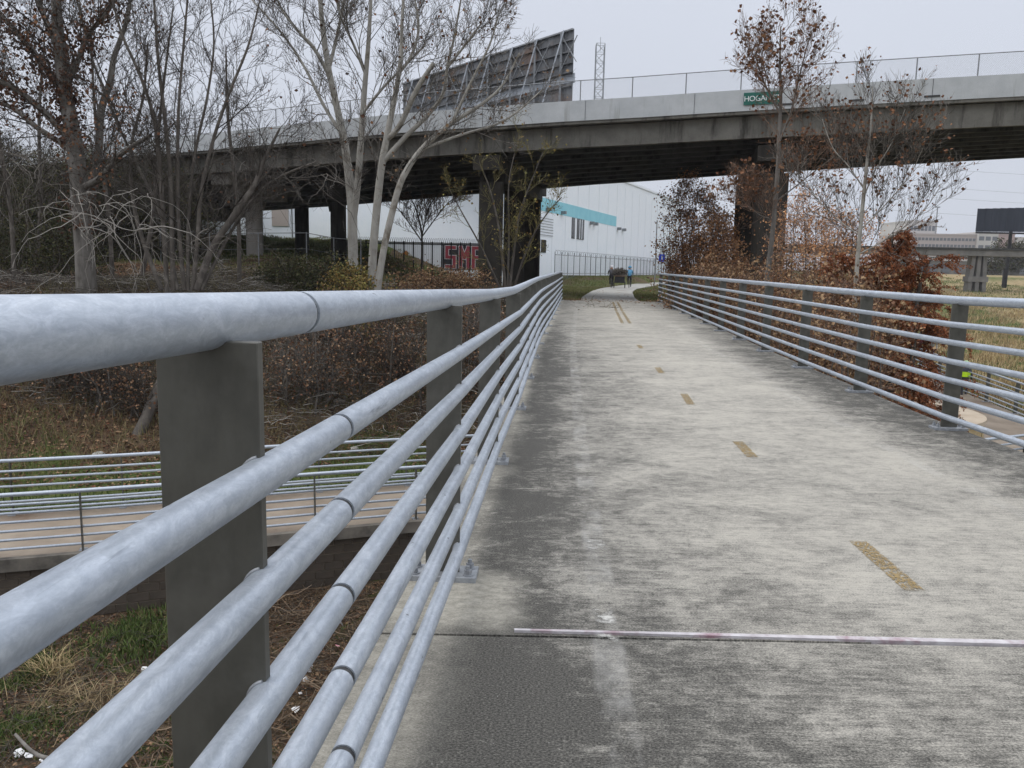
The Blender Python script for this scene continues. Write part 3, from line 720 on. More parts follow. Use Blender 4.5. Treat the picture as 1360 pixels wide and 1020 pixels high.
# piers
def bent(label, cols, cap, shape, wx, mat, ztop, group='viaduct piers'):
    root = thing('viaduct_pier', label, 'pier', (cols[0][0], cols[0][1], 0), group); root['world'] = 1
    for (x, y) in cols:
        zb = Hs(x, y)-.8
        if shape == 'round': MB().tube([(x, y, zb), (x, y, ztop-1.2)], wx/2, 28).build('column', mat, root)
        else:
            h = wx/2; c = .12; m2 = MB()
            prof = [(-h+c, -h), (h-c, -h), (h, -h+c), (h, h-c), (h-c, h), (-h+c, h), (-h, h-c), (-h, -h+c)]
            vb = [m2.bm.verts.new((x+a, y+b, zb)) for a, b in prof]; vt = [m2.bm.verts.new((x+a, y+b, ztop-1.2)) for a, b in prof]
            for i in range(8): m2.bm.faces.new((vb[i], vb[(i+1) % 8], vt[(i+1) % 8], vt[i]))
            m2.bm.faces.new(vt); m2.build('column', mat, root)
    (x0, y0), (x1, y1) = cap; d = Vector((x1-x0, y1-y0, 0)).normalized(); nn = Vector((-d.y, d.x, 0))*(wx*.55)
    a, b = Vector((x0, y0, 0)), Vector((x1, y1, 0)); a2_, b2_ = a+d*1.6, b-d*1.6
    m3 = MB()
    for z0_, z1_, p, q2 in ((ztop-1.2, ztop-.7, a2_, b2_), (ztop-.698, ztop, a, b)):
        m3.hexa([Vector((p-nn)[:2]+(z0_,)) if False else (p.x-nn.x, p.y-nn.y, z0_), (p.x+nn.x, p.y+nn.y, z0_), (q2.x+nn.x, q2.y+nn.y, z0_), (q2.x-nn.x, q2.y-nn.y, z0_),
                 (p.x-nn.x, p.y-nn.y, z1_), (p.x+nn.x, p.y+nn.y, z1_), (q2.x+nn.x, q2.y+nn.y, z1_), (q2.x-nn.x, q2.y-nn.y, z1_)])
    m3.build('cap_beam', mat, root)
    return root
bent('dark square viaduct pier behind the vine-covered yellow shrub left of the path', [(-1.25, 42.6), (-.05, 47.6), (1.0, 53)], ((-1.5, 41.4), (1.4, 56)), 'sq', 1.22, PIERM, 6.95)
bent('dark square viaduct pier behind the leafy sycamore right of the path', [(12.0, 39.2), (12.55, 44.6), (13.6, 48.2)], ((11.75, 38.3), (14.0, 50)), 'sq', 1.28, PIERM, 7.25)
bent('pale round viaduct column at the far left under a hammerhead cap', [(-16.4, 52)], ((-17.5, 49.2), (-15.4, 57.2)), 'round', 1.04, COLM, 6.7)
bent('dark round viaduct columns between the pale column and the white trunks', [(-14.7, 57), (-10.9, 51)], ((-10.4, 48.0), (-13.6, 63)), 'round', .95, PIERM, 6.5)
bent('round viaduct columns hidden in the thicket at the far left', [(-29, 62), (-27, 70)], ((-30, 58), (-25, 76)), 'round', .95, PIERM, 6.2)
# street sign on the parapet
sg = thing('street_name_sign', 'green street name sign with white lettering on the parapet', 'sign', face_pt(11.0, .42)[:3])
x, y, z, h = face_pt(11.0, .42); sg.rotation_euler = (0, -.03, h)
GREENS = plain('sign_green', (.006, .105, .08), .6)
MB().box(-.80, .80, -.05, -.03, -.27, .27).build('sign_panel', GREENS, sg, .004, loc=(0, 0, 0))
cu_ = bpy.data.curves.new('lettering', 'FONT'); cu_.body = 'HOGAN ST'; cu_.size = .33; cu_.align_x = 'CENTER'; cu_.align_y = 'CENTER'; cu_.extrude = .004; cu_.space_character = .92
cu_.materials.append(plain('sign_white', (.7, .74, .74)))
to_ = bpy.data.objects.new('tmp_text', cu_); COL.objects.link(to_); lme = bpy.data.meshes.new_from_object(to_.evaluated_get(bpy.context.evaluated_depsgraph_get())); bpy.data.objects.remove(to_)
lo = bpy.data.objects.new('lettering', lme); COL.objects.link(lo); lo.parent = sg; lo['kind'] = 'stuff'; lo.location = (0, -.056, -.01); lo.rotation_euler = (rad(90), 0, 0)

# ------------------------------------------------------------------ buildings
wh = thing('warehouse', 'big white warehouse with a teal stripe beyond the underpass', 'warehouse', (0, 76, 0)); wh['world'] = 1
def wl(Y, z, out=0.): # point on the long wall
    X = 2.97+.392*(Y-82); n = np.array([.931, -.365]); n = -np.array([-.931*-1, .365])  # outward normal towards the path
    return (X+.931*out, Y-.365*out, z)
def wbox(name, Y0, Y1, z0, z1, o0, o1, mat, parent=None, za=None):
    mb = MB(); mb.hexa([wl(Y0, z0, o0), wl(Y1, z0, o0), wl(Y1, z0, o1), wl(Y0, z0, o1), wl(Y0, z1, o0), wl(Y1, z1, o0), wl(Y1, z1, o1), wl(Y0, z1, o1)])
    return mb.build(name, mat, parent or wh)
mb = MB(); mb.hexa([wl(72, -1, -30), wl(150, -1, -30), wl(150, -1, 0), wl(72, -1, 0), wl(72, 12.4, -30), wl(150, 13.6, -30), wl(150, 13.6, 0), wl(72, 12.4, 0)])
mb.build('wall', WHITEW, wh)
mb = MB(); mb.hexa([wl(72, 12.41, -30), wl(150, 13.61, -30), wl(150, 13.61, .12), wl(72, 12.41, .12), wl(72, 12.7, -30), wl(150, 13.9, -30), wl(150, 13.9, .12), wl(72, 12.7, .12)])
mb.build('roof', WHITE2, wh)
wbox('teal_stripe', 73, 108, 7.02, 8.3, .004, .02, TEAL)
for Y in np.arange(76, 149, 4.0): wbox('panel_seam', Y, Y+.05, 0, 12.3, .001, .0155, plain('seam_grey', (.62, .65, .69)) if Y == 76 else bpy.data.materials['seam_grey'])
for Y0, Y1 in ((90.1, 91.1), (91.9, 94.4)):
    f_ = wbox('window', Y0, Y1, 4.75, 7.0, .002, .06, DARKW)
    if Y1-Y0 > 1.5:
        for k in range(2): wbox('mullion', Y0+.75+k*.8, Y0+.9+k*.8, 4.8, 6.95, .061, .10, WHITE2, f_).location = (0, 0, 0)
wbox('louvre_panel', 76.2, 79.6, 4.6, 6.6, .002, .03, WHITE2); wbox('louvre_panel', 80.1, 84.2, 4.6, 6.6, .002, .03, WHITE2)
for k in range(7): wbox('louvre_slat', 76.2, 79.6, 4.7+k*.27, 4.75+k*.27, .031, .06, GREYM); wbox('louvre_slat', 80.1, 84.2, 4.7+k*.27, 4.75+k*.27, .031, .06, GREYM)
for k in range(4): wbox('dark_opening', 76.2+k*1.6, 77.5+k*1.6, 3.0, 4.25, .002, .05, PIERM)
wbox('loading_window', 77.0, 80.2, 1.35, 2.9, .002, .05, DARKW)
for Y in (82, 86.5, 96.5, 98, 108.5, 111): wbox('wall_lamp', Y, Y+.45, 6.6 if Y > 90 else 7.1, 6.95 if Y > 90 else 7.4, .02, .5, GREYM)
# fence along the warehouse
wf = thing('security_fence', 'tall thin dark fence standing along the white warehouse wall', 'fence', (8, 90, 1)); wf['world'] = 1
Ys = np.arange(79, 142, 1.9)
for Y in Ys:
    a = wl(Y, 0, 2.2); zb = Hs(a[0], a[1]); MB().tube([(a[0], a[1], zb-.1), (a[0], a[1], 3.05)], .04, 5).build('fence_post', GREYM, wf)
for zz in (2.75, 1.0):
    a, b = wl(79, zz, 2.2), wl(141, zz, 2.2); MB().bar(a, b, .05).build('fence_rail', GREYM, wf)
mb = MB(); random.seed(4)
th = np.linspace(0, 2*math.pi*85, 85*9)
for i in range(0, len(th)-9, 8):
    pts = []
    for j in range(9):
        f = (i+j)/len(th); Y = 79+62*f; p = wl(Y, 3.0+.22*math.cos(th[i+j]), 2.2+.22*math.sin(th[i+j])); pts.append(p)
    mb.tube(pts, .014, 3, False)
o = mb.build('razor_wire', GREYM, wf); o['kind'] = 'stuff'
# picket infill
mb = MB()
for Y in np.arange(79, 141, .32):
    a = wl(Y, 0, 2.2); mb.bar((a[0], a[1], .4), (a[0], a[1], 2.7), .02)
o = mb.build('picket', GREYM, wf); o['kind'] = 'stuff'

ob = thing('white_office', 'low white building with dark windows and a blue band seen left under the viaduct', 'building', (-10, 82, 2)); ob['world'] = 1
mb = MB().box(-40, -.1, 80, 96, 0, 11); mb.build('wall', WHITE2, ob)
MB().box(-17.2, -8.6, 79.96, 79.997, 5.1, 5.75).build('blue_band', plain('navy_band', (.02, .03, .16)), ob)
for (x0, x1, z0, z1) in ((-4.75, -3.3, 5.0, 7.0), (-9.9, -8.3, 4.8, 6.6), (-12.4, -11.5, 4.9, 6.4), (-26, -24.5, 4.6, 6.2)):
    f_ = MB().box(x0, x1, 79.9, 79.995, z0, z1).build('window', DARKW, ob)
    g_ = MB().box(x0-.08, x1+.08, 79.92, 79.994, z0-.12, z0-.003).build('sill', WHITE2, f_); g_.location = (0, 0, 0)
for x0 in (-29, -27.6, -24.5, -21.6, -19.2): MB().box(x0, x0+.08, 79.9, 79.99, 3, 8.5).build('panel_joint', GREYM, ob)
MB().box(-23.5, -21.9, 79.9, 79.99, 5.0, 6.7).build('poster', plain('faded_poster', (.42, .36, .32)), ob)
# graffiti wall
gw = thing('graffiti_wall', 'low white block wall carrying big red graffiti letters behind the black fence', 'wall', (-7, 68, 1)); gw['world'] = 1
MB().box(-16, -2.6, 68, 68.25, -.4, 3.3).build('wall', WHITE2, gw)
MB().box(-16, -2.6, 67.95, 68.3, 3.303, 3.4).build('coping', GREYM, gw)
REDP = plain('graffiti_red', (.30, .04, .06)); BLKP = plain('graffiti_black', (.02, .02, .025)); WHP = plain('graffiti_white', (.6, .6, .62)); ORP = plain('graffiti_orange', (.6, .2, .03))
MB().box(-5.95, -2.62, 67.985, 67.996, 1.2, 3.28).build('letter_ground', BLKP, gw)
def strokes(name, segs, wid, mat, y0):
    m = MB()
    for a, b in segs: m.bar((a[0], y0, a[1]), (b[0], y0, b[1]), wid, .01) if False else m.hexa(stroke(a, b, wid, y0))
    return m.build(name, mat, gw)
def stroke(a, b, wd, y0):
    a, b = Vector((a[0], 0, a[1])), Vector((b[0], 0, b[1])); d = (b-a).normalized(); n = Vector((-d.z, 0, d.x))*wd/2; a = a-d*wd/2; b = b+d*wd/2
    o1, o2 = Vector((0, y0, 0)), Vector((0, y0+.008, 0))
    return [a-n+o2, b-n+o2, b+n+o2, a+n+o2, a-n+o1, b-n+o1, b+n+o1, a+n+o1]
Sg = [((1, 2), (0, 2)), ((0, 2), (0, 1)), ((0, 1), (1, 1)), ((1, 1), (1, 0)), ((1, 0), (0, 0))]
Mg = [((0, 0), (0, 2)), ((0, 2), (.5, 1)), ((.5, 1), (1, 2)), ((1, 2), (1, 0))]
Ag = [((0, 0), (0, 2)), ((0, 2), (1, 2)), ((1, 2), (1, 0)), ((0, 1), (1, 1))]
for nm_, G_, ox in (('letter_s', Sg, -5.6), ('letter_m', Mg, -4.45), ('letter_a', Ag, -3.4)):
    seg_ = [((ox+a[0]*.62, 1.45+a[1]*.78), (ox+b[0]*.62, 1.45+b[1]*.78)) for a, b in G_]
    for (wd, mat, y0) in ((.36, WHP, 67.972), (.26, REDP, 67.960)):
        m = MB()
        for i, (a, b) in enumerate(seg_): m.hexa(stroke(a, b, wd, y0-.0012*i))
        m.build(nm_ if mat is REDP else nm_+'_outline', mat, gw)
for (x, z, r, mat) in ((-11.4, 2.0, .55, REDP), (-10.8, 1.6, .45, REDP), (-12.6, 1.9, .5, ORP), (-13.0, 1.4, .4, ORP), (-9.0, 2.4, .3, ORP), (-8.7, 1.3, .18, REDP), (-10.2, 2.3, .35, BLKP)):
    m = MB(); rs = random.Random(int(x*10)); n = 14
    m.face([(x+math.cos(k/n*6.283)*r*rs.uniform(.6, 1.1), 67.985+.0005*r, z+math.sin(k/n*6.283)*r*rs.uniform(.6, 1.1)) for k in range(n)][::-1]); m.build('tag_blob', mat, gw)
# black iron fence before the graffiti wall
bf = thing('iron_fence', 'black iron fence with coiled wire in front of the graffiti wall', 'fence', (-7, 62, 1)); bf['world'] = 1
fx = np.linspace(-12.4, -1.2, 17)
for X in fx:
    zb = Hs(X, 61); MB().tube([(X, 61, zb-.2), (X, 61, 3.25)], .055, 6).build('fence_post', BLACK, bf)
for zz in (3.05, .95): MB().bar((-12.4, 61, zz), (-1.2, 61, zz), .06).build('fence_rail', BLACK, bf)
mb = MB()
for X in np.arange(-12.4, -1.2, .14): mb.bar((X, 61, .6), (X, 61, 3.02), .012)
o = mb.build('picket', BLACK, bf); o['kind'] = 'stuff'
mb = MB()
pts = [(-12.4+11.2*k/500, 61+.2*math.sin(k*.9), 3.3+.22*math.cos(k*.9)) for k in range(500)]
mb.tube(pts, .011, 3, False); o = mb.build('razor_wire', BLACK, bf); o['kind'] = 'stuff'
# long chain fence far left
cf = thing('wire_fence', 'thin wire fence crossing behind the pale round column', 'fence', (-25, 50, 2)); cf['world'] = 1
wp = [(-40, 52), (-30, 48), (-20, 46.5), (-12, 47.5), (-7.5, 48.5)]
tops = []
for a, b in zip(wp, wp[1:]):
    for k in range(3):
        x, y = a[0]+(b[0]-a[0])*k/3, a[1]+(b[1]-a[1])*k/3; z = max(Hs(x, y), .8)
        tops.append((x, y, z+1.9)); MB().tube([(x, y, z-.3), (x, y, z+1.95)], .035, 6).build('fence_post', GREYM, cf)
MB().tube(tops, .022, 5).build('top_rail', GREYM, cf)
MB().tube([(x, y, z-.9) for x, y, z in tops], .008, 4).build('wire', GREYM, cf)

# ------------------------------------------------------------------ big billboard seen from behind
bb = thing('billboard', 'large weathered billboard seen from its braced back above the viaduct', 'billboard', (-3, 66, 8)); bb['world'] = 1
P0, P1 = np.array([-10.3, 76.0]), np.array([3.72, 58.0])
z0t, z1t = 17.75, 17.55
Lb = np.linalg.norm(P1-P0); dB = (P1-P0)/Lb; nB = np.array([dB[1], -dB[0]])  # towards camera?
if nB[1] > 0: nB = -nB
def bp(s, z, o=0.): p = P0+dB*s+nB*o; return (p[0], p[1], z)
def bbx(name, s0, s1, z0, z1, o0, o1, mat, par=bb):
    m = MB(); m.hexa([bp(s0, z0, o1), bp(s1, z0, o1), bp(s1, z0, o0), bp(s0, z0, o0), bp(s0, z1, o1), bp(s1, z1, o1), bp(s1, z1, o0), bp(s0, z1, o0)]); return m.build(name, mat, par)
npan = 34; rb = random.Random(8)
for k in range(npan):
    s0 = Lb*k/npan
    bbx('panel', s0, s0+Lb/npan-.03, 14.7+rb.uniform(-.02, .02), 17.6+rb.uniform(-.02, .03), -.06, .02+rb.uniform(-.02, .02), BOARDM)
    bbx('lower_panel', s0, s0+Lb/npan-.03, 11.5, 14.15 if k > 7 else 14.6, -.06, .02+rb.uniform(-.02, .02), BOARDM)
bbx('skirt_sheet', 0, Lb, 14.1, 14.75, -.22, -.10, BOARDL)
for zz in (17.55, 16.9, 16.15, 15.4, 14.8, 13.9): bbx('stringer', 0, Lb, zz-.05, zz+.05, .05, .17, BOARDM if zz != 17.55 else GREYM)
for k in range(8):
    s0 = Lb*(k+.6)/8
    m = MB(); m.bar(bp(s0+.35, 17.6, .22), bp(s0-.6, 11.6, 1.6), .09); m.build('brace', BOARDL, bb)
    m = MB(); m.bar(bp(s0, 17.5, .24), bp(s0+1.8, 15.3, .3), .05); m.build('brace', GREYM, bb)
    m = MB(); m.bar(bp(s0+1.8, 17.0, .27), bp(s0+.2, 14.9, .33), .05); m.build('brace', GREYM, bb)
    m = MB(); m.bar(bp(s0+.1, 10.5, .22), bp(s0+.1, 17.5, .22), .14); m.build('upright', GREYM, bb)
bbx('main_beam', 0, Lb, 10.6, 11.2, .1, .5, GREYM)
for s0 in (14.3, 16.9):   # the two legs come down behind the left pier
    m = MB(); m.bar(bp(s0, 0, .3), bp(s0, 10.6, .3), .5); m.build('leg', GREYM, bb)
# lattice tower
tw = thing('lattice_tower', 'slim steel lattice tower rising behind the viaduct beside the billboard', 'tower', (15.3, 160, 0)); tw['world'] = 1
c4 = [(-.8, -.8), (.8, -.8), (.8, .8), (-.8, .8)]
for a, b in c4: MB().bar((15.3+a, 160+b, 0), (15.3+a, 160+b, 43), .13).build('leg', GREYM, tw)
m = MB()
for k in range(27):
    for i in range(4):
        a, b = c4[i], c4[(i+1) % 4]; z0 = k*1.6; s_ = (z0, z0+1.6) if k % 2 else (z0+1.6, z0)
        m.bar((15.3+a[0], 160+a[1], s_[0]), (15.3+b[0], 160+b[1], s_[1]), .075); m.bar((15.3+a[0], 160+a[1], z0+1.6), (15.3+b[0], 160+b[1], z0+1.6), .06)
m.build('lattice', GREYM, tw)
MB().bar((15.3, 160, 42), (15.3, 160, 44.5), .08).build('mast', GREYM, tw)

# ------------------------------------------------------------------ far right: second bridge, pole billboard, hospital, trees
FARC = nm('far_concrete', (.13, .125, .115), (.20, .19, .175), .6, .9, 0, 0)
fbz = thing('railway_bridge', 'low dark railway bridge across the right background', 'bridge', (80, 141, 0)); fbz['world'] = 1
MB().box(40, 200, 139, 143.5, 4.95, 6.0).build('deck', FARC, fbz)
MB().box(40, 200, 138.8, 139, 5.95, 6.25).build('edge_beam', GIRDIN, fbz)
for xp in (78.8, 104, 130, 156):
    for k in (-1, 0, 1):
        dx = k*.95; m = MB(); zb = Hs(xp, 140.5)-.5
        m.hexa([(xp+dx*1.35-.32, 139.6, zb), (xp+dx*1.35+.32, 139.6, zb), (xp+dx*1.35+.32, 141, zb), (xp+dx*1.35-.32, 141, zb), (xp+dx-.32, 139.6, 4.94), (xp+dx+.32, 139.6, 4.94), (xp+dx+.32, 141, 4.94), (xp+dx-.32, 141, 4.94)])
        m.build('pier_leg', FARC, fbz)
    MB().box(xp-1.7, xp+1.7, 139.4, 141.2, .6, 1.5).build('pier_tie', FARC, fbz)
b2 = thing('pole_billboard', 'dark billboard on a single pole at the right edge', 'billboard', (89.6, 150, 0)); b2['world'] = 1
MB().tube([(89.6, 150, -2), (89.6, 150, 2.9)], .42, 12).build('pole', BLACK, b2); MB().tube([(89.8, 150, 2.8), (89.8, 150, 10)], .30, 12).build('pole', BLACK, b2)
for k in range(11): MB().box(83.1+k*1.35, 83.1+k*1.35+1.31, 149.3, 149.5, 9.55+k*.012, 13.6+k*.055).build('panel', NAVY, b2)
MB().box(83, 98, 149.0, 149.28, 9.2, 9.5).build('catwalk', BLACK, b2)
MB().box(83.4, 97.6, 149.6, 150, 9.9, 10.2).build('stringer', BLACK, b2)
# hospital blocks
HC1 = nm('pinkish_concrete', (.36, .31, .29), (.40, .35, .33), .1, .9, 0, 0); HC2 = nm('pale_concrete', (.44, .42, .40), (.48, .46, .44), .1, .9, 0, 0); HC3 = nm('brick_block', (.33, .24, .22), (.36, .27, .25), .1, .9, 0, 0)
WFAR = nm('far_window', (.09, .10, .115), (.12, .13, .145), .1, .4, 0, 0)
def block(label, x0, x1, y, z1, rows, cols, mat, style='band', depth=40):
    r_ = thing('hospital_block', label, 'building', (x0, y, 2), 'hospital blocks on the skyline'); r_['world'] = 1
    MB().box(x0, x1, y, y+depth, 0, z1).build('wall', mat, r_)
    hs = (z1-6.5)/max(rows, 1)
    for r in range(rows):
        zc = 6.0+hs*(r+.5)
        if style == 'band':
            MB().box(x0+1, x1-1, y-.1, y-.01, zc-hs*.2, zc+hs*.22).build('window_band', WFAR, r_)
            m = MB()
            for c in range(cols*2): xx = x0+(x1-x0)*(c+.5)/(cols*2); m.box(xx-.25, xx+.25, y-.16, y-.11, zc-hs*.2, zc+hs*.22)
            m.build('mullion', mat, r_)
        else:
            for c in range(cols):
                xx = x0+(x1-x0)*(c+.5)/cols; MB().box(xx-1.5, xx+1.5, y-.1, y-.01, zc-hs*.22, zc+hs*.25).build('window', WFAR, r_)
    MB().box(x0-.2, x1+.2, y-.25, y+depth, z1+.01, z1+.9).build('roof', mat, r_)
    return r_
block('pinkish stepped hospital block with long window bands, leftmost on the skyline', 238, 282, 500, 25.8, 5, 10, HC1)
block('taller pale hospital tower rising behind the stepped block', 256, 275, 540, 36, 4, 4, HC2)
block('pale hospital block with square dark windows left of the brick block', 279, 291, 498, 27.3, 4, 3, HC2, 'sq')
block('plain brick hospital block behind the billboard pole', 293, 305, 505, 27, 0, 0, HC3)
block('long pale hospital wing at the right edge of the skyline', 306, 380, 505, 25, 2, 12, HC2)
ph = thing('utility_mast', 'thin mast standing over the hospital roofs', 'mast', (262, 520, 30)); ph['world'] = 1
MB().bar((264, 520, 20), (264, 520, 44), .5).build('pole', GREYM, ph); MB().bar((262.5, 520, 44), (265.5, 520, 44), .7).build('head', GREYM, ph)
pl = thing('power_lines', 'thin overhead wires across the sky at the right', 'wires', (150, 300, 30)); pl['world'] = 1
for k, (za, zb) in enumerate(((38, 30), (34, 27), (44, 37), (28, 22.5))):
    pts = [(80+2.6*j*4, 300, za+(zb-za)*j/20-2.5*math.sin(math.pi*j/20)) for j in range(21)]; MB().tube(pts, .035, 4).build('wire', GREYM, pl)
# low far shed roofs
fs = thing('far_warehouse', 'long low pale shed beyond the grass right of the rusty tree', 'building', (150, 260, 2)); fs['world'] = 1
MB().box(125, 162, 260, 280, 0, 6.2).build('wall', FARC, fs); MB().box(124, 163, 259.6, 281, 6.21, 6.9).build('roof', HC2, fs)
for k in range(9): MB().box(127+k*4, 129.5+k*4, 259.9, 259.99, 2.5, 5.2).build('door', WFAR, fs)

# ------------------------------------------------------------------ people
def person(label, joints, radii, colors, loc, rz=0, helmet=None, hood=None, group=None, band=None):
    """joints: name -> (x,y,z); one continuous skinned body, faces coloured by nearest bone"""
    root = thing('person', label, 'person', loc, group, rz)
    names = list(joints); me = bpy.data.meshes.new('body')
    bones = [('pelvis', 'waist'), ('waist', 'chest'), ('chest', 'neck'), ('neck', 'chin'), ('chin', 'head'),
             ('chest', 'shL'), ('shL', 'elL'), ('elL', 'haL'), ('haL', 'fiL'), ('chest', 'shR'), ('shR', 'elR'), ('elR', 'haR'), ('haR', 'fiR'),
             ('pelvis', 'hiL'), ('hiL', 'knL'), ('knL', 'anL'), ('anL', 'toL'), ('pelvis', 'hiR'), ('hiR', 'knR'), ('knR', 'anR'), ('anR', 'toR')]
    me.from_pydata([joints[n] for n in names], [(names.index(a), names.index(b)) for a, b in bones], [])
    ob_ = bpy.data.objects.new('tmp', me); COL.objects.link(ob_)
    ob_.modifiers.new('skin', 'SKIN'); sb = ob_.modifiers.new('sub', 'SUBSURF'); sb.levels = 1; sb.render_levels = 1
    for i, n in enumerate(names):
        r = radii.get(n[:2], radii.get(n, .06)); me.skin_vertices[0].data[i].radius = (r, r)
    me.skin_vertices[0].data[names.index('pelvis')].use_root = True
    dg = bpy.context.evaluated_depsgraph_get(); ev = ob_.evaluated_get(dg); m2 = bpy.data.meshes.new_from_object(ev)
    bpy.data.objects.remove(ob_)
    mats = [plain('skin_tone', (.35, .2, .14)), plain('jacket', colors[0]), plain('trousers', colors[1]), plain('shoes', (.03, .03, .03))]
    m2.materials.clear()
    for q in mats: m2.materials.append(q)
    def bcol(b):
        a, c = b
        if c in ('chin', 'head', 'fiL', 'fiR'): return 0
        if c in ('toL', 'toR'): return 3
        if c in ('hiL', 'hiR', 'knL', 'knR', 'anL', 'anR'): return 2
        return 1
    for p in m2.polygons:
        c = Vector(p.center); bd = 1e9; bc = 0
        for b in bones:
            a, e2 = Vector(joints[b[0]]), Vector(joints[b[1]]); t = max(0, min(1, (c-a).dot(e2-a)/max((e2-a).length_squared, 1e-6)))
            dd = (a+(e2-a)*t-c).length
            if dd < bd: bd = dd; bc = bcol(b)
        p.material_index = bc; p.use_smooth = True
    link('body', m2, root, (0, 0, 0))
    hd = Vector(joints['head'])
    def cap(name, r, z0, col, sc=(1, 1.15, 1)):
        m = MB(); bmesh.ops.create_uvsphere(m.bm, u_segments=14, v_segments=9, radius=r)
        for v in m.bm.verts: v.co = Vector((v.co.x*sc[0], v.co.y*sc[1], v.co.z*sc[2] if v.co.z > -.3*r else -.3*r*sc[2]))
        for f in m.bm.faces: f.smooth = True
        return m.build(name, plain(name+'_col', col), root, loc=hd+Vector((0, 0, z0)))
    if helmet: cap('helmet', .135, .05, helmet)
    elif hood: cap('hood', .15, .02, hood, (1, 1.1, 1.15))
    else: cap('hair', .12, .035, (.03, .02, .015))
    if band:
        c = Vector(joints['waist']); m = MB(); n = 16
        for z0, z1, r in ((c.z-.02, c.z+.22, .19),):
            va = [m.bm.verts.new((c.x+math.cos(k/n*6.283)*r*1.1, c.y+math.sin(k/n*6.283)*r*.85, z0)) for k in range(n)]
            vb = [m.bm.verts.new((c.x+math.cos(k/n*6.283)*r*1.12, c.y+math.sin(k/n*6.283)*r*.87, z1)) for k in range(n)]
            for k in range(n): m.bm.faces.new((va[k], va[(k+1) % n], vb[(k+1) % n], vb[k]))
        m.build('hi_vis_band', plain('hi_vis', (.55, .85, .02)), root, loc=(0, 0, 0))
    root.scale = (1.06, 1.06, 1.06) if abs(loc[1]-72.2) < 1 else (1, 1, 1)
    return root
RAD = dict(pelvis=.15, waist=.145, chest=.17, neck=.06, chin=.075, head=.10, sh=.075, el=.05, ha=.04, fi=.035, hi=.10, kn=.065, an=.045, to=.045)
RAD.update(pe=.15, wa=.14, ch=.165, ne=.065, he=.105)
def rfix(d):
    return d
def stand(lean=0., walk=.0):
    return dict(pelvis=(0, 0, .95), waist=(0, .02+lean*.2, 1.12), chest=(0, .03+lean*.6, 1.36), neck=(0, .05+lean, 1.5), chin=(0, .07+lean*1.2, 1.57), head=(0, .08+lean*1.2, 1.68),
                shL=(-.2, .03+lean*.8, 1.42), elL=(-.25, walk*.4, 1.15), haL=(-.25, .12+walk*.6, .92), fiL=(-.25, .15+walk*.6, .84),
                shR=(.2, .03+lean*.8, 1.42), elR=(.25, -walk*.4, 1.15), haR=(.25, .12-walk*.6, .92), fiR=(.25, .15-walk*.6, .84),
                hiL=(-.1, 0, .9), knL=(-.11, .06-walk, .5), anL=(-.11, -walk*1.4, .09), toL=(-.11, .16-walk*1.4, .04),
                hiR=(.1, 0, .9), knR=(.11, .06+walk, .5), anR=(.11, walk*1.2, .09), toR=(.11, .16+walk*1.2, .04))
def ride():
    return dict(pelvis=(0, 0, .98), waist=(0, .08, 1.14), chest=(0, .22, 1.36), neck=(0, .32, 1.49), chin=(0, .38, 1.55), head=(0, .41, 1.65),
                shL=(-.2, .25, 1.42), elL=(-.27, .45, 1.2), haL=(-.26, .66, 1.08), fiL=(-.25, .73, 1.06),
                shR=(.2, .25, 1.42), elR=(.27, .45, 1.2), haR=(.26, .66, 1.08), fiR=(.25, .73, 1.06),
                hiL=(-.1, .02, .94), knL=(-.12, .36, .72), anL=(-.12, .22, .34), toL=(-.12, .36, .30),
                hiR=(.1, .02, .94), knR=(.12, .30, .52), anR=(.12, .18, .14), toR=(.12, .33, .10))
def bicycle(label, loc, rz=0, fc=(.05, .05, .06)):
    root = thing('bicycle', label, 'bicycle', loc, 'bicycles under the viaduct', rz); fm = plain('frame_paint', fc, .4, .3)
    for yw in (-.42, .62):
        n = 26; pts = [(0, yw+.33*math.cos(k/n*6.2832), .35+.33*math.sin(k/n*6.2832)) for k in range(n+1)]
        wq = MB().tube(pts, .022, 8).build('wheel', BLACK, root, loc=(0, 0, 0))
        m = MB()
        for k in range(14): m.bar((0, yw, .35), (0, yw+.31*math.cos(k/14*6.2832), .35+.31*math.sin(k/14*6.2832)), .005)
        m.build('spokes', GREYM, wq, loc=(0, 0, 0))
    m = MB()
    for a, b in (((0, -.42, .35), (0, -.02, .30)), ((0, -.42, .35), (0, -.12, .78)), ((0, -.02, .30), (0, -.14, .92)), ((0, -.02, .30), (0, .46, .78)), ((0, -.11, .80), (0, .44, .86)), ((0, .62, .35), (0, .42, .98))): m.tube([a, b], .018, 8)
    m.build('frame', fm, root, loc=(0, 0, 0))
    MB().tube([(-.28, .52, 1.03), (-.2, .6, 1.04), (0, .42, 1.0), (.2, .6, 1.04), (.28, .52, 1.03)], .014, 6).build('handlebar', BLACK, root, loc=(0, 0, 0))
    MB().box(-.07, .07, -.28, -.02, .91, .96).build('saddle', BLACK, root, .02, loc=(0, 0, 0))
    m = MB(); m.tube([(-.12, -.02, .14), (-.06, -.02, .14), (-.06, -.02, .30), (.06, -.02, .30), (.06, -.02, .46), (.12, -.02, .46)], .012, 6); m.build('cranks', GREYM, root, loc=(0, 0, 0))
    return root
gz = float(pathz(np.array([72.])))
pl1 = at(812, 370, 72); pl2 = at(836, 370, 72.5); pl3 = at(823, 370, 71)
bicycle('black bicycle ridden by the cyclist in the dark jacket', (pl1[0], 72, gz), -.08)
person('person in a dark jacket and white helmet riding away on the left', ride(), RAD, ((.012, .012, .018), (.012, .012, .014)), (pl1[0], 71.9, gz), -.08, helmet=(.6, .58, .6))
bicycle('blue-grey bicycle ridden by the cyclist in the blue jacket', (pl2[0], 72.6, gz), -.15, (.05, .1, .16))
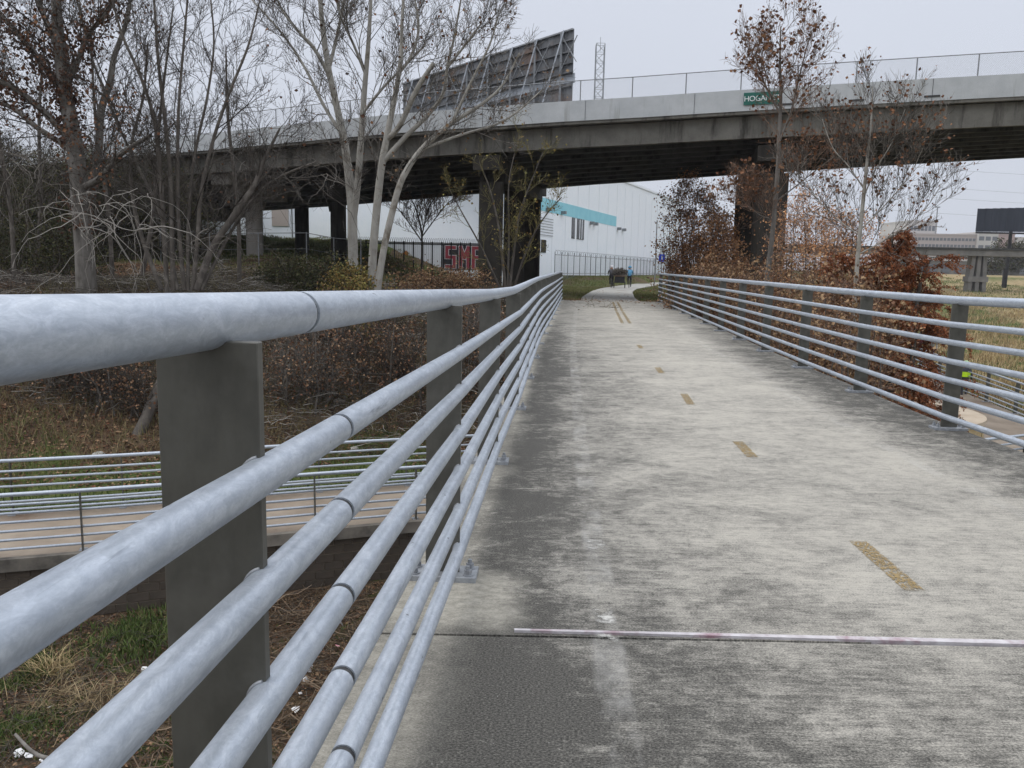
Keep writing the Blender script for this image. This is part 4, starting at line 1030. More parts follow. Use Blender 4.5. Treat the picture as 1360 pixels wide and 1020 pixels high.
person('person in a bright blue hooded jacket riding away on the right', ride(), RAD, ((.05, .20, .34), (.014, .014, .02)), (pl2[0], 72.5, gz), -.15, hood=(.06, .22, .36))
ct = thing('cargo_cart', 'dark cargo cart heaped with brown branches rolling between the two cyclists', 'cart', (pl3[0], 71, gz), None, -.1)
MB().box(-.42, .42, -.5, .6, .45, 1.0).build('box', BLACK, ct, .03, loc=(0, 0, 0)); MB().box(-.5, .5, -.56, .66, 1.003, 1.06).build('rim', plain('wood_rim', (.16, .10, .06)), ct, .01, loc=(0, 0, 0))
for xw in (-.47, .47):
    n = 22; pts = [(xw, .05+.27*math.cos(k/n*6.2832), .29+.27*math.sin(k/n*6.2832)) for k in range(n+1)]; MB().tube(pts, .03, 8).build('wheel', BLACK, ct, loc=(0, 0, 0))
m = MB(); rc = random.Random(5)
for k in range(260):
    a = rc.uniform(0, 6.28); b = rc.uniform(.2, .75); m.bar((rc.uniform(-.35, .35), rc.uniform(-.4, .5), 1.0), (math.cos(a)*b, math.sin(a)*b*.8, 1.15+rc.uniform(0, .75)*(1-b*.6)), .05)
o = m.build('branch_load', BARKD, ct, loc=(0, 0, 0)); o['kind'] = 'stuff'
h = at(1284, 483, 38.0); zf = -4.05
person('person in a dark jacket with a bright yellow hi-vis band on the lower path', stand(.05, .12), RAD, ((.02, .022, .035), (.03, .03, .04)), (h[0], 38.0, h[2]-1.72), -.3, band=True, helmet=(.45, .65, .35))
h = at(1222, 444, 47.5)
person('person in a dark red top far along the lower path, left of a pair', stand(.03, .1), RAD, ((.12, .02, .025), (.03, .03, .035)), (h[0], 47.5, h[2]-1.72), 2.8)
h = at(1239, 444, 46.5)
person('person in a pale top far along the lower path, right of a pair', stand(.03, .14), RAD, ((.35, .33, .30), (.04, .045, .06)), (h[0], 46.5, h[2]-1.72), 2.7)
# small blue path sign
bs = thing('blue_path_sign', 'small blue square sign on a thin pole at the start of the right-hand shrubs', 'sign', (0, 0, 0)); p = at(879, 343, 62); bs.location = (p[0], 62, -.1)
MB().tube([(0, 0, -.3), (0, 0, p[2]+.4)], .03, 6).build('pole', GREYM, bs, loc=(0, 0, 0)); MB().box(-.24, .24, -.06, -.035, p[2]-.15, p[2]+.4).build('sign_panel', plain('sign_blue', (.01, .05, .45)), bs, loc=(0, 0, 0))
MB().hexa([(-.04, -.075, p[2]-.05), (.04, -.075, p[2]-.05), (.04, -.063, p[2]-.05), (-.04, -.063, p[2]-.05), (-.04, -.075, p[2]+.28), (.04, -.075, p[2]+.28), (.04, -.063, p[2]+.28), (-.04, -.063, p[2]+.28)]).build('symbol', WHP, bs, loc=(0, 0, 0))
# thin pole beside it
tp = thing('thin_pole', 'tall thin metal pole between the warehouse fence and the right shrubs', 'pole', (0, 0, 0)); p = at(872, 310, 84); tp.location = (p[0], 84, 0); MB().tube([(0, 0, -.3), (0, 0, 6.5)], .06, 6).build('pole', GREYM, tp, loc=(0, 0, 0))

# ------------------------------------------------------------------ vegetation
def tubes(polys, sides=4):
    """polys: list of (pts (n,3), rad (n,)) with any n; returns V, F(quads)"""
    by = {}
    for p, r in polys: by.setdefault(len(p), []).append((p, r))
    Vs, Fs, base = [], [], 0
    for n, lst in by.items():
        P = np.array([a for a, _ in lst]); R_ = np.array([b for _, b in lst]); m = len(lst)
        T = np.empty_like(P); T[:, 1:-1] = P[:, 2:]-P[:, :-2]; T[:, 0] = P[:, 1]-P[:, 0]; T[:, -1] = P[:, -1]-P[:, -2]
        T /= np.linalg.norm(T, axis=2, keepdims=True)+1e-9
        mT = T.mean(1); ref = np.where(np.abs(mT[:, 2:3]) > .8, np.array([[1., 0, 0]]), np.array([[0, 0, 1.]]))[:, None, :]
        A_ = np.cross(T, np.broadcast_to(ref, T.shape)); A_ /= np.linalg.norm(A_, axis=2, keepdims=True)+1e-9; B_ = np.cross(T, A_)
        ang = np.arange(sides)*2*math.pi/sides
        ring = P[:, :, None, :]+R_[:, :, None, None]*(A_[:, :, None, :]*np.cos(ang)[None, None, :, None]+B_[:, :, None, :]*np.sin(ang)[None, None, :, None])
        Vs.append(ring.reshape(-1, 3))
        id_ = base+np.arange(m*n*sides).reshape(m, n, sides); nx2 = np.roll(id_, -1, 2)
        Fs.append(np.stack([id_[:, :-1], nx2[:, :-1], nx2[:, 1:], id_[:, 1:]], -1).reshape(-1, 4)); base += m*n*sides
    return np.concatenate(Vs), np.concatenate(Fs)
def smooth_poly(pts, rs, k=5):
    P = np.asarray(pts, float); out, ro = [], []
    for i in range(len(P)-1):
        p0, p1, p2, p3 = P[max(i-1, 0)], P[i], P[i+1], P[min(i+2, len(P)-1)]
        for t in np.arange(k)/k: out.append(.5*((2*p1)+(-p0+p2)*t+(2*p0-5*p1+4*p2-p3)*t*t+(-p0+3*p1-3*p2+p3)*t**3)); ro.append(rs[i]*(1-t)+rs[i+1]*t)
    out.append(P[-1]); ro.append(rs[-1]); return np.array(out), np.array(ro)
def grow(rng, par, counts, lens, lvl=0, ang=(.5, 1.0), up=.25, gn=.16, out=None, tips=None, tmin=.25, rmin=.005, n=5, rs=.55):
    """recursively adds side branches to the polyline par=(pts, rad)"""
    if lvl >= len(counts): return
    P, R_ = par; N_ = len(P)
    c = max(1, int(counts[lvl]*rng.uniform(.8, 1.2)))
    for k in range(c):
        t = tmin+(1-tmin)*((k+rng.random())/c); f = t*(N_-1); i = min(int(f), N_-2); q = f-i
        p = P[i]*(1-q)+P[i+1]*q; r = (R_[i]*(1-q)+R_[i+1]*q); d = P[i+1]-P[i]; d = d/(np.linalg.norm(d)+1e-9)
        v = rng.normal(size=3); v -= d*(v@d); v /= np.linalg.norm(v)+1e-9
        a = rng.uniform(*ang); dr = d*math.cos(a)+v*math.sin(a); dr[2] += up*rng.uniform(.3, 1.2); dr /= np.linalg.norm(dr)
        Ln = lens[lvl]*rng.uniform(.55, 1.2)*(1.15-.55*t); pts = [p]; st = Ln/(n-1)
        for _ in range(n-1):
            dr = dr+rng.normal(size=3)*gn; dr[2] += up*.12; dr /= np.linalg.norm(dr); pts.append(pts[-1]+dr*st)
        pts = np.array(pts); r0_ = max(rmin*1.2, min(r*rs, Ln*.0085+.002)); rad_ = np.linspace(r0_, max(rmin*.6, r0_*.35), n)
        out.append((pts, rad_))
        if tips is not None and lvl >= len(counts)-2: tips.append(pts[-1]); tips.append(pts[-2])
        grow(rng, (pts, rad_), counts, lens, lvl+1, ang, up, gn, out, tips, .2, rmin, n, rs)
def leaves(rng, pts, size, curl=.4, droop=.3):
    pts = np.asarray(pts); n = len(pts); a = rng.normal(size=(n, 3)); a[:, 2] -= droop; a /= np.linalg.norm(a, axis=1)[:, None]
    b = np.cross(a, rng.normal(size=(n, 3))); b /= np.linalg.norm(b, axis=1)[:, None]; c = np.cross(a, b)
    s = size*rng.uniform(.55, 1.3, (n, 1))
    V = np.stack([pts, pts+a*s*.5+b*s*.45+c*s*curl*.3, pts+a*s, pts+a*s*.5-b*s*.45+c*s*curl*.3], 1).reshape(-1, 3)
    return V, np.arange(n*4).reshape(n, 4)
def pxlimb(spec, Y, Yend=None, k=1.0):
    """spec: [(x, y, radius_px)], at forward distance Y (drifting to Yend)"""
    n = len(spec); Ye = Y if Yend is None else Yend
    pts = [at(x, y, Y+(Ye-Y)*i/(n-1)) for i, (x, y, r) in enumerate(spec)]; rs_ = [k*r*(Y+(Ye-Y)*i/(n-1))/FPX for i, (x, y, r) in enumerate(spec)]
    return smooth_poly(pts, rs_)
def plant(name, label, cat, limbs, counts, lens, barkm, twigm, seed, leafm=None, leafn=0, leafsize=.1, group=None, up=.25, gn=.16, ang=(.45, 1.0), tmin=.25, rmin=.006, leaf_sel=None, spread=.15, ground=True, extra=None, rs=.55, cluster=1):
    rng = np.random.default_rng(seed); base = limbs[0][0][0]
    root = thing(name, label, cat, tuple(base), group); root['world'] = 1
    tr = []
    for i, (p, r) in enumerate(limbs):
        if ground and i == 0:
            g = Hs(p[0][0], p[0][1])
            if p[0][2] > g-.2: p = np.vstack([[p[0][0], p[0][1], g-.3], p]); r = np.r_[r[0]*1.25, r]
        tr.append((p, r))
    V, F_ = tubes(tr, 9); link('trunk', npmesh('trunk', V, F_, barkm, True), root)
    out, tips = [], []
    for i, (p, r) in enumerate(tr):
        grow(rng, (p, r), counts, lens, 0, ang, up, gn, out, tips, tmin if i == 0 else .12, rmin, rs=rs)
    if extra: out += extra
    V, F_ = tubes(out, 3); o = link('crown', npmesh('crown', V, F_, twigm, False), root)
    if leafn and tips:
        T_ = np.array(tips)
        if leaf_sel is not None: T_ = T_[leaf_sel(T_)]
        if len(T_):
            nc = max(1, leafn//cluster); ctr = T_[rng.integers(0, len(T_), nc)]
            L_ = np.repeat(ctr, cluster, 0)+rng.normal(size=(nc*cluster, 3))*spread
            V, F_ = leaves(rng, L_, leafsize); o = link('leaves', npmesh('leaves', V, F_, leafm), root); o['kind'] = 'stuff'
    return root
KK = [.85]
def PXY(sp, Y, Ye=None): return pxlimb(sp, Y, Ye, KK[0])
# 1 big grey tree at the far left
l1 = [PXY([(116, 395, 16), (112, 330, 14), (106, 260, 13), (99, 190, 12), (88, 130, 10.5), (80, 70, 9), (76, 20, 7.5), (72, -50, 6), (66, -150, 3)], 31),
      PXY([(97, 190, 6), (60, 150, 5), (20, 118, 4.5), (-30, 95, 4), (-90, 60, 2)], 31, 30), PXY([(88, 130, 5), (60, 90, 4.5), (30, 50, 4), (0, 18, 3.5), (-40, -40, 2)], 31, 32),
      PXY([(86, 120, 5), (104, 80, 4), (118, 45, 3.5), (145, 12, 3), (170, -40, 2)], 31, 30), PXY([(108, 250, 6), (135, 235, 5), (160, 205, 4), (200, 180, 3)], 31, 29),
      PXY([(112, 300, 7), (130, 215, 6), (134, 150, 5.5), (146, 110, 5), (152, 75, 4), (170, 20, 3), (178, -60, 2)], 31.5, 33),
      PXY([(98, 200, 5), (50, 170, 4), (10, 140, 3.5), (-50, 130, 3)], 31, 33), PXY([(80, 70, 5), (58, 20, 4), (40, -40, 3), (30, -100, 2)], 31, 32)]
plant('sycamore_tree', 'thick grey tree wrapped in dead vines at the far left', 'tree', l1, (13, 8, 6), (3.4, 1.5, .7), BARKG, TWIGD, 11, LEAFB, 2600, .13, 'large bare trees before the viaduct', gn=.2, rmin=.007, leaf_sel=lambda T: (T[:, 0] < -13) & (T[:, 2] > 1.0) & (np.random.default_rng(1).random(len(T)) < .35), spread=.22, cluster=10)
KK[0] = .62
_t1 = bpy.data.objects['crown'].parent
_rg = np.random.default_rng(61); _pp = []
for p_, r_ in l1[:4]:
    for i_ in range(len(p_)):
        if p_[i_][2] > 2.5 and _rg.random() < .62:
            _pp.append(p_[i_]+_rg.normal(size=(130, 3))*np.array([.30, .25, .34]))
V, F_ = leaves(_rg, np.concatenate(_pp), .12, .4, .7); o = link('dead_vine', npmesh('dead_vine', V, F_, randcol('dead_vine_leaf', [(.05, .028, .02), (.11, .055, .035), (.16, .09, .055)])), _t1); o['kind'] = 'stuff'
# 2 multi-stem thicket tree
specs = [[(222, 385, 5), (217, 300, 4.5), (213, 230, 4.5), (205, 160, 4), (186, 100, 3.2), (160, 40, 2.5), (140, -40, 1.5)],
         [(230, 385, 5.5), (228, 300, 5), (226, 230, 4.5), (218, 150, 4), (210, 80, 3), (206, 20, 2.5), (200, -60, 1.5)],
         [(245, 385, 5), (238, 310, 4), (236, 230, 3.5), (237, 150, 3), (243, 70, 2.5), (250, -10, 2), (256, -70, 1.3)],
         [(256, 385, 5), (262, 320, 4.5), (268, 250, 4), (285, 180, 3.5), (306, 120, 3), (330, 60, 2.3), (345, 0, 1.5)],
         [(262, 385, 8), (282, 330, 7.5), (312, 285, 7), (338, 245, 5.5), (352, 210, 3.5), (372, 170, 2)],
         [(250, 385, 4), (250, 300, 3.5), (258, 210, 3), (275, 130, 2.5), (284, 60, 2), (280, 0, 1.5)],
         [(215, 385, 5), (190, 320, 4.5), (176, 260, 3.8), (175, 190, 3.2), (190, 130, 2.6), (196, 60, 2)],
         [(236, 385, 4), (215, 290, 3.5), (180, 215, 3), (150, 150, 2.5), (120, 70, 2), (100, -10, 1.5)],
         [(268, 385, 4), (300, 320, 3.5), (335, 265, 3), (372, 235, 2.5), (420, 215, 2)]]
l2 = [PXY(s, 29.5, 28.5+i*.35) for i, s in enumerate(specs)]
plant('hackberry_tree', 'many-stemmed dark bare tree right of the vine-wrapped tree', 'tree', l2, (13, 8, 6), (2.8, 1.35, .65), BARKD, TWIGD, 21, LEAFB, 160, .10, 'large bare trees before the viaduct', gn=.17, up=.3, rmin=.0065, tmin=.2)
KK[0] = .70
KK[0] = .5
SAPL = ['thin dark sapling at the far left edge leaning outward', 'thin dark sapling just left of the vine-wrapped tree', 'thin dark sapling right of the vine-wrapped tree leaning left',
        'thin dark sapling rising behind the left stems of the many-stemmed tree', 'thin dark sapling rising beside the pale round column, leaning left', 'thin dark sapling between the two dark round columns',
        'thin dark sapling crossing the leaning stem of the many-stemmed tree', 'thin dark sapling just left of the white double trunk']
for i_, (xs_, xt_, yt_, Ys_) in enumerate(((20, -10, -30, 36), (45, 60, 40, 38), (150, 120, 20, 37), (185, 230, 10, 36), (318, 300, 60, 36))):
    plant('thin_sapling', SAPL[i_], 'tree', [PXY([(xs_, 385, 6), ((xs_*2+xt_)/3+4, 280, 5), ((xs_+2*xt_)/3-3, 160, 4), (xt_, yt_, 1.5)], Ys_)], (24, 8, 5), (2.4, 1.1, .5), BARKD, TWIGD, 700+i_, group='thin saplings on the left bank', gn=.17, up=.4, rmin=.0065)
KK[0] = .70
# 3 white double trunk
l3 = [PXY([(469, 350, 9.5), (468, 310, 9.5), (467, 270, 9), (459, 200, 7.5), (449, 150, 6.5), (438, 100, 5.5), (430, 50, 5), (425, 0, 4), (418, -70, 2.5)], 36),
      PXY([(468, 300, 7), (474, 250, 6.5), (479, 190, 6), (484, 120, 5), (489, 60, 4), (492, 10, 3.2), (496, -70, 2)], 36, 35),
      PXY([(438, 102, 4), (418, 66, 3.3), (395, 40, 2.8), (372, 8, 2), (355, -40, 1.2)], 36, 35), PXY([(455, 180, 3.5), (430, 140, 3), (405, 90, 2.5), (375, 45, 2), (335, 0, 1.5)], 36, 37),
      PXY([(436, 95, 3.5), (447, 50, 3), (457, 0, 2.4), (466, -60, 1.5)], 36, 36.5), PXY([(482, 150, 3), (510, 115, 2.4), (540, 85, 2), (565, 60, 1.3)], 35.5, 34.5),
      PXY([(486, 100, 3), (470, 60, 2.4), (452, 20, 2), (440, -30, 1.3)], 35.5, 34)]
plant('sycamore_tree', 'pale smooth-barked tree forking low into two white trunks', 'tree', l3, (13, 8, 6), (2.6, 1.2, .55), BARKW, TWIGG, 31, LEAFB, 130, .16, 'large bare trees before the viaduct', gn=.15, rmin=.0075, up=.35)
# 4 next trunk with broken limb
l4 = [PXY([(493, 395, 8.5), (495, 340, 8), (500, 280, 7.5), (506, 225, 7), (514, 180, 6), (524, 130, 5), (532, 80, 4), (534, 30, 3), (538, -40, 2)], 33.5),
      PXY([(514, 185, 5), (530, 168, 5), (548, 130, 5), (560, 108, 4.5), (576, 84, 4)], 33.5, 32.5), PXY([(508, 215, 5), (540, 180, 4.5), (566, 155, 4), (588, 125, 3.4), (594, 90, 2.8), (603, 50, 2.2), (612, 0, 1.5)], 33.5, 33),
      PXY([(528, 100, 3), (548, 70, 2.4), (556, 30, 2), (546, -20, 1.4)], 33.5, 34), PXY([(594, 90, 2.4), (616, 62, 2), (640, 30, 1.4)], 33, 32)]
plant('sycamore_tree', 'slender pale tree with a mossy broken-off limb stub', 'tree', l4, (11, 7, 5), (2.3, 1.1, .55), BARKW, TWIGG, 41, LEAFB, 160, .15, 'large bare trees before the viaduct', gn=.15, rmin=.007, up=.3)
# 5 leaning limb tree
l5 = [PXY([(500, 395, 7), (508, 340, 6.5), (520, 285, 6.3), (534, 238, 6), (560, 198, 5), (598, 165, 4), (640, 138, 3), (668, 112, 2.2), (690, 70, 1.5)], 32.5),
      PXY([(600, 164, 3), (625, 110, 2.3), (650, 60, 1.8), (662, 20, 1.2)], 32.4, 31.8),
      PXY([(560, 198, 3), (610, 180, 2.5), (670, 160, 2), (720, 120, 1.3)], 32.5, 33.5)]
plant('sycamore_tree', 'pale tree leaning out to the right across the viaduct parapet', 'tree', l5, (12, 8, 5), (2.0, .95, .5), BARKW, TWIGG, 51, LEAFT, 160, .13, 'large bare trees before the viaduct', gn=.17, rmin=.0065, up=.25)
KK[0] = .38
# 6 yellowish shrub at the left pier
l6 = [PXY([(672, 392, 6), (668, 350, 5), (662, 300, 3.5), (650, 250, 2.5), (636, 215, 1.5)], 36), PXY([(676, 392, 5), (682, 340, 4), (690, 285, 3), (706, 240, 2.2), (722, 200, 1.5)], 36, 35),
      PXY([(680, 392, 4), (700, 330, 3), (722, 290, 2.2), (746, 262, 1.5)], 36, 34.5), PXY([(668, 392, 4), (640, 330, 3), (615, 285, 2.2), (596, 250, 1.5)], 36, 35), PXY([(674, 392, 4), (676, 310, 3), (676, 240, 2), (690, 180, 1.2)], 36, 36.5)]
plant('yellowing_shrub', 'scrubby shrub with yellow-green twigs in front of the left pier', 'shrub', l6, (10, 7, 4), (1.3, .7, .35), BARKD, randcol('yellow_green_twig', [(.10, .09, .035), (.2, .18, .07), (.13, .09, .05)]), 61, LEAFY, 330, .11, gn=.2, rmin=.006, spread=.12)
KK[0] = .52
# 7 right leafy sycamore
l7 = [PXY([(1012, 420, 7), (1020, 360, 6.5), (1027, 300, 6), (1032, 240, 5.5), (1035, 180, 4.6), (1037, 130, 3.8), (1036, 80, 2.6), (1037, 35, 1.5)], 27),
      PXY([(1034, 190, 3), (1050, 150, 2.4), (1062, 100, 1.8), (1075, 50, 1.2)], 27, 26.5), PXY([(1036, 150, 2.6), (1015, 110, 2), (1002, 70, 1.2)], 27, 27.5), PXY([(1030, 268, 2), (1056, 248, 1.6), (1084, 226, 1.2), (1118, 200, .7)], 27, 26),
      PXY([(1028, 292, 2), (1010, 286, 1.4), (996, 276, 1.0), (984, 262, .6)], 27, 26.5)]
plant('sycamore_tree', 'slim young sycamore holding red-brown leaves beside the street sign', 'tree', l7, (22, 9, 4), (1.7, .75, .35), BARKG, TWIGR, 71, LEAFB, 1500, .12, 'young sycamores right of the path', gn=.13, up=.45, rmin=.005, spread=.06, tmin=.28, ang=(.6, 1.15))
# 8 right pale sycamore
l8 = [PXY([(1134, 425, 6), (1137, 370, 5.6), (1142, 310, 5), (1148, 250, 4.4), (1153, 200, 3.4), (1157, 160, 2.2), (1159, 115, 1.2)], 23),
      PXY([(1147, 262, 1.8), (1163, 225, 1.5), (1184, 190, 1.2), (1202, 145, .8)], 23, 22.5), PXY([(1148, 252, 1.8), (1128, 222, 1.5), (1106, 196, 1.1), (1092, 158, .7)], 23, 23.5), PXY([(1143, 305, 2), (1172, 276, 1.6), (1206, 236, 1.2), (1226, 196, .7)], 23, 22),
      PXY([(1140, 338, 2), (1176, 318, 1.6), (1222, 285, 1.1), (1250, 246, .7)], 23, 22.5), PXY([(1142, 312, 1.8), (1118, 296, 1.5), (1084, 262, 1.1), (1064, 226, .7)], 23, 24)]
plant('sycamore_tree', 'young pale-stemmed sycamore with spread upswept twigs in front of the rusty tree', 'tree', l8, (16, 9, 4), (1.4, .7, .35), BARKW, TWIGG, 81, LEAFB, 900, .10, 'young sycamores right of the path', gn=.10, up=.5, rmin=.0045, spread=.05, tmin=.3, ang=(.5, .95))
# shrubs right: twiggy masses
def thicket(name, label, cat, x0, x1, ytop, Y, Yd, nst, seed, twigm, leafm, leafn, lsz, group=None, h=None, base_y=400, counts=(9, 6), lens=(1.1, .5), cluster=3, spread=.12, rmin=.005, prof=None, thick=1.0):
    rng = np.random.default_rng(seed); limbs = []
    for i in range(nst):
        f = (i+.5)/nst; xb = x0+(x1-x0)*(.5+(f-.5)*.75)+rng.uniform(-4, 4); xt = x0+(x1-x0)*f+rng.uniform(-8, 8)
        yt = ytop+(prof(f) if prof else 60*(2*f-1)**2)+rng.uniform(-6, 22); Yq = Y+rng.uniform(-Yd, Yd)
        pb = at(xb, 360, Yq); g = Hs(pb[0], Yq); pt_ = at(xt, yt, Yq+rng.uniform(-Yd, Yd)*.5); b = np.array([pb[0], Yq, g-.1])
        mid = b*.5+pt_*.5+rng.normal(size=3)*np.array([.25, .25, .1]); limbs.append(smooth_poly([b, b*.75+mid*.25+rng.normal(size=3)*.1, mid, pt_], [.045*thick, .035*thick, .022*thick, .01]))
    return plant(name, label, cat, limbs, counts, lens, BARKD, twigm, seed+1, leafm, leafn, lsz, group, ground=False, gn=.2, up=.25, rmin=rmin, cluster=cluster, spread=spread, tmin=.1)
G1 = 'rusty shrubs beyond the right railing'
thicket('autumn_shrub', 'rust-brown rounded shrub nearest the underpass at the end of the right railing', 'shrub', 880, 962, 240, 46, 1.5, 14, 101, TWIGL, LEAFS, 11000, .11, G1, counts=(14, 10, 3), lens=(1.5, .7, .35), cluster=2, spread=.18)
thicket('autumn_shrub', 'orange-brown shrub between the underpass shrub and the right pier', 'shrub', 930, 985, 285, 44, 1.6, 10, 111, TWIGL, LEAFS, 11000, .11, G1, counts=(14, 10, 3), lens=(1.5, .7, .35), cluster=2, spread=.18)
thicket('bare_shrub', 'grey-brown twiggy shrub right of the right pier', 'shrub', 1030, 1105, 272, 33, 1.8, 13, 121, TWIGL, LEAFS, 9000, .08, G1, counts=(14, 10, 4), lens=(1.4, .65, .3), cluster=2, spread=.15)
thicket('bare_shrub', 'grey-brown twiggy shrub below the pale-stemmed sycamore', 'shrub', 1085, 1165, 292, 30, 1.5, 12, 131, TWIGL, LEAFS, 9000, .08, G1, counts=(14, 10, 4), lens=(1.3, .6, .3), cluster=2, spread=.15)
# low leafy brush seen through the right railing
for i, (x0, x1, yt, Y, lab) in enumerate(((905, 985, 372, 34, 'low leaf-tangled brush behind the far posts of the right railing'), (960, 1060, 372, 27, 'low leaf-tangled brush in the middle of the right railing'), (1040, 1140, 380, 22, 'low brown brush left of the drooping rusty conifer'), (1110, 1180, 400, 19, 'low brown brush under the drooping rusty conifer'))):
    thicket('leafy_brush', lab, 'brush', x0, x1, yt, Y, 2.2, 15, 141+i*7, TWIGR, LEAFT, 11000, .085, 'low brush below the right railing', counts=(12, 9, 3), lens=(1.4, .7, .3), cluster=3, spread=.3)
# bald cypress: rust feathery drooping sprays
def cypress():
    rng = np.random.default_rng(77); Y = 24.0
    base = at(1186, 470, Y); g = Hs(base[0], Y)
    stems = [smooth_poly([(base[0], Y, g-.3), (base[0]-.05, Y, -1.5), tuple(at(1182, 370, Y)), tuple(at(1186, 308, Y))], [.16, .12, .07, .02]),
             smooth_poly([(base[0]+.1, Y, g-.3), (base[0]-.4, Y+.3, -1.6), tuple(at(1140, 385, Y+.5)), tuple(at(1118, 338, Y+.7))], [.12, .09, .05, .02]),
             smooth_poly([(base[0]+.1, Y, g-.3), (base[0]+.4, Y-.3, -1.8), tuple(at(1220, 388, Y-.4)), tuple(at(1236, 345, Y-.5))], [.12, .09, .05, .02])]
    root = thing('bald_cypress', 'dense dark rust-red conifer with drooping feathery sprays behind the right railing', 'tree', (base[0], Y, g)); root['world'] = 1
    V, F_ = tubes(stems, 8); link('trunk', npmesh('trunk', V, F_, BARKD, True), root)
    out = []; lf = []
    for si, P3 in enumerate(stems):
        P = P3[0]; ztop = P[-1][2]; zb = -3.9
        for k in range(130 if si == 0 else 95):
            z = zb+(ztop-zb)*((k+rng.random())/(130 if si == 0 else 95))**.85; f = (z-zb)/(ztop-zb); q = P[np.argmin(np.abs(P[:, 2]-z))]
            a = rng.uniform(0, 6.283); Ln = (.55+1.05*min(1, (1-f)*1.8))*rng.uniform(.5, 1.4)
            n = 7; pts = [np.array([q[0], q[1], z])]; dr = np.array([math.cos(a), math.sin(a)*.8, rng.uniform(.2, 1.0)])
            for j in range(n-1):
                dr[2] -= .22; dr += rng.normal(size=3)*.12; pts.append(pts[-1]+dr/np.linalg.norm(dr)*Ln/(n-1))
            pts = np.array(pts); out.append((pts, np.linspace(.014, .004, n)))
            for j in range(11):
                t = rng.uniform(.25, 1)*(n-1); i = min(int(t), n-2); p = pts[i]*(1-t+i)+pts[i+1]*(t-i)
                d = (pts[i+1]-pts[i]); d /= np.linalg.norm(d); v = rng.normal(size=3); v[2] -= .3; d2 = d*.8+v*.5; d2 /= np.linalg.norm(d2); l2_ = rng.uniform(.15, .5)
                sp_ = np.array([p, p+d2*l2_*.5, p+d2*l2_+np.array([0, 0, -.08])]); out.append((sp_, np.array([.005, .004, .003])))
                if rng.random() < .98:
                    m = 40; u = rng.random((m, 1)); lf.append(sp_[0]*(1-u)+sp_[2]*u+rng.normal(size=(m, 3))*.022)
    V, F_ = tubes(out, 3); link('crown', npmesh('crown', V, F_, TWIGR), root)
    V, F_ = leaves(rng, np.concatenate(lf), .05, .3, .6); o = link('leaves', npmesh('leaves', V, F_, LEAFO), root); o['kind'] = 'stuff'
cypress()
for i, (x0, x1, yt, Y, lab) in enumerate(((362, 450, 425, 27.5, 'tangled brown brush on the slope just right of the near post'), (455, 570, 415, 28.5, 'tangled brown brush on the slope left of the second post'), (-10, 90, 440, 26, 'tangled brown brush on the slope at the left edge under the top pipe'),
        (90, 190, 455, 25.5, 'tangled brown brush on the slope beside the leaning dead trunk'), (610, 670, 400, 30, 'tangled brush on the slope between the second and third posts'), (380, 520, 395, 32, 'tangled brush high on the slope under the top pipe'))):
    thicket('bank_brush', lab, 'brush', x0, x1, yt, Y, 1.5, 16, 601+i*9, TWIGD if i % 2 else TWIGG, LITTER, 2600, .08, 'tangled brush on the left slope', counts=(11, 8, 3), lens=(1.0, .5, .25), cluster=3, spread=.25)
# left: evergreen brush clumps along the bank top
G2 = 'green brush along the left bank top'
for i, (x0, x1, yt, Y, lm, lab) in enumerate(((355, 410, 360, 36, LEAFG, 'olive leafy brush at the foot of the pale round column'), (400, 470, 362, 34, LEAFG, 'olive grassy brush at the foot of the white double trunk'),
        (520, 640, 362, 36, LEAFT, 'tan weedy brush below the iron fence'), (-40, 60, 235, 40, LEAFG, 'dark evergreen brush at the far left edge'), (30, 125, 300, 38, LEAFG, 'dark brush behind the vine-wrapped trunk'), (440, 490, 374, 32, LEAFY, 'yellow-green brush between the pale trunks'))):
    thicket('leafy_brush', lab, 'brush', x0, x1, yt, Y, 2.0, 13, 201+i*9, TWIGD, lm, 8000, .09, G2, counts=(12, 8), lens=(1.1, .5), cluster=3, spread=.2, prof=(lambda f: 25*(2*f-1)**2))
# dark understory behind the left trees, below the viaduct
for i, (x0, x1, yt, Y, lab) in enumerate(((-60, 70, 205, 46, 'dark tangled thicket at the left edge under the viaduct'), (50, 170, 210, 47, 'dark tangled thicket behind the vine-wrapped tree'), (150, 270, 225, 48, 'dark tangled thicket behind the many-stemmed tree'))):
    thicket('dark_thicket', lab, 'thicket', x0, x1, yt, Y, 2.0, 18, 301+i*9, TWIGD, LEAFG, 12000, .11, 'dark thickets under the viaduct', counts=(15, 10, 3), lens=(2.2, 1.0, .5), cluster=3, spread=.3, rmin=.009)
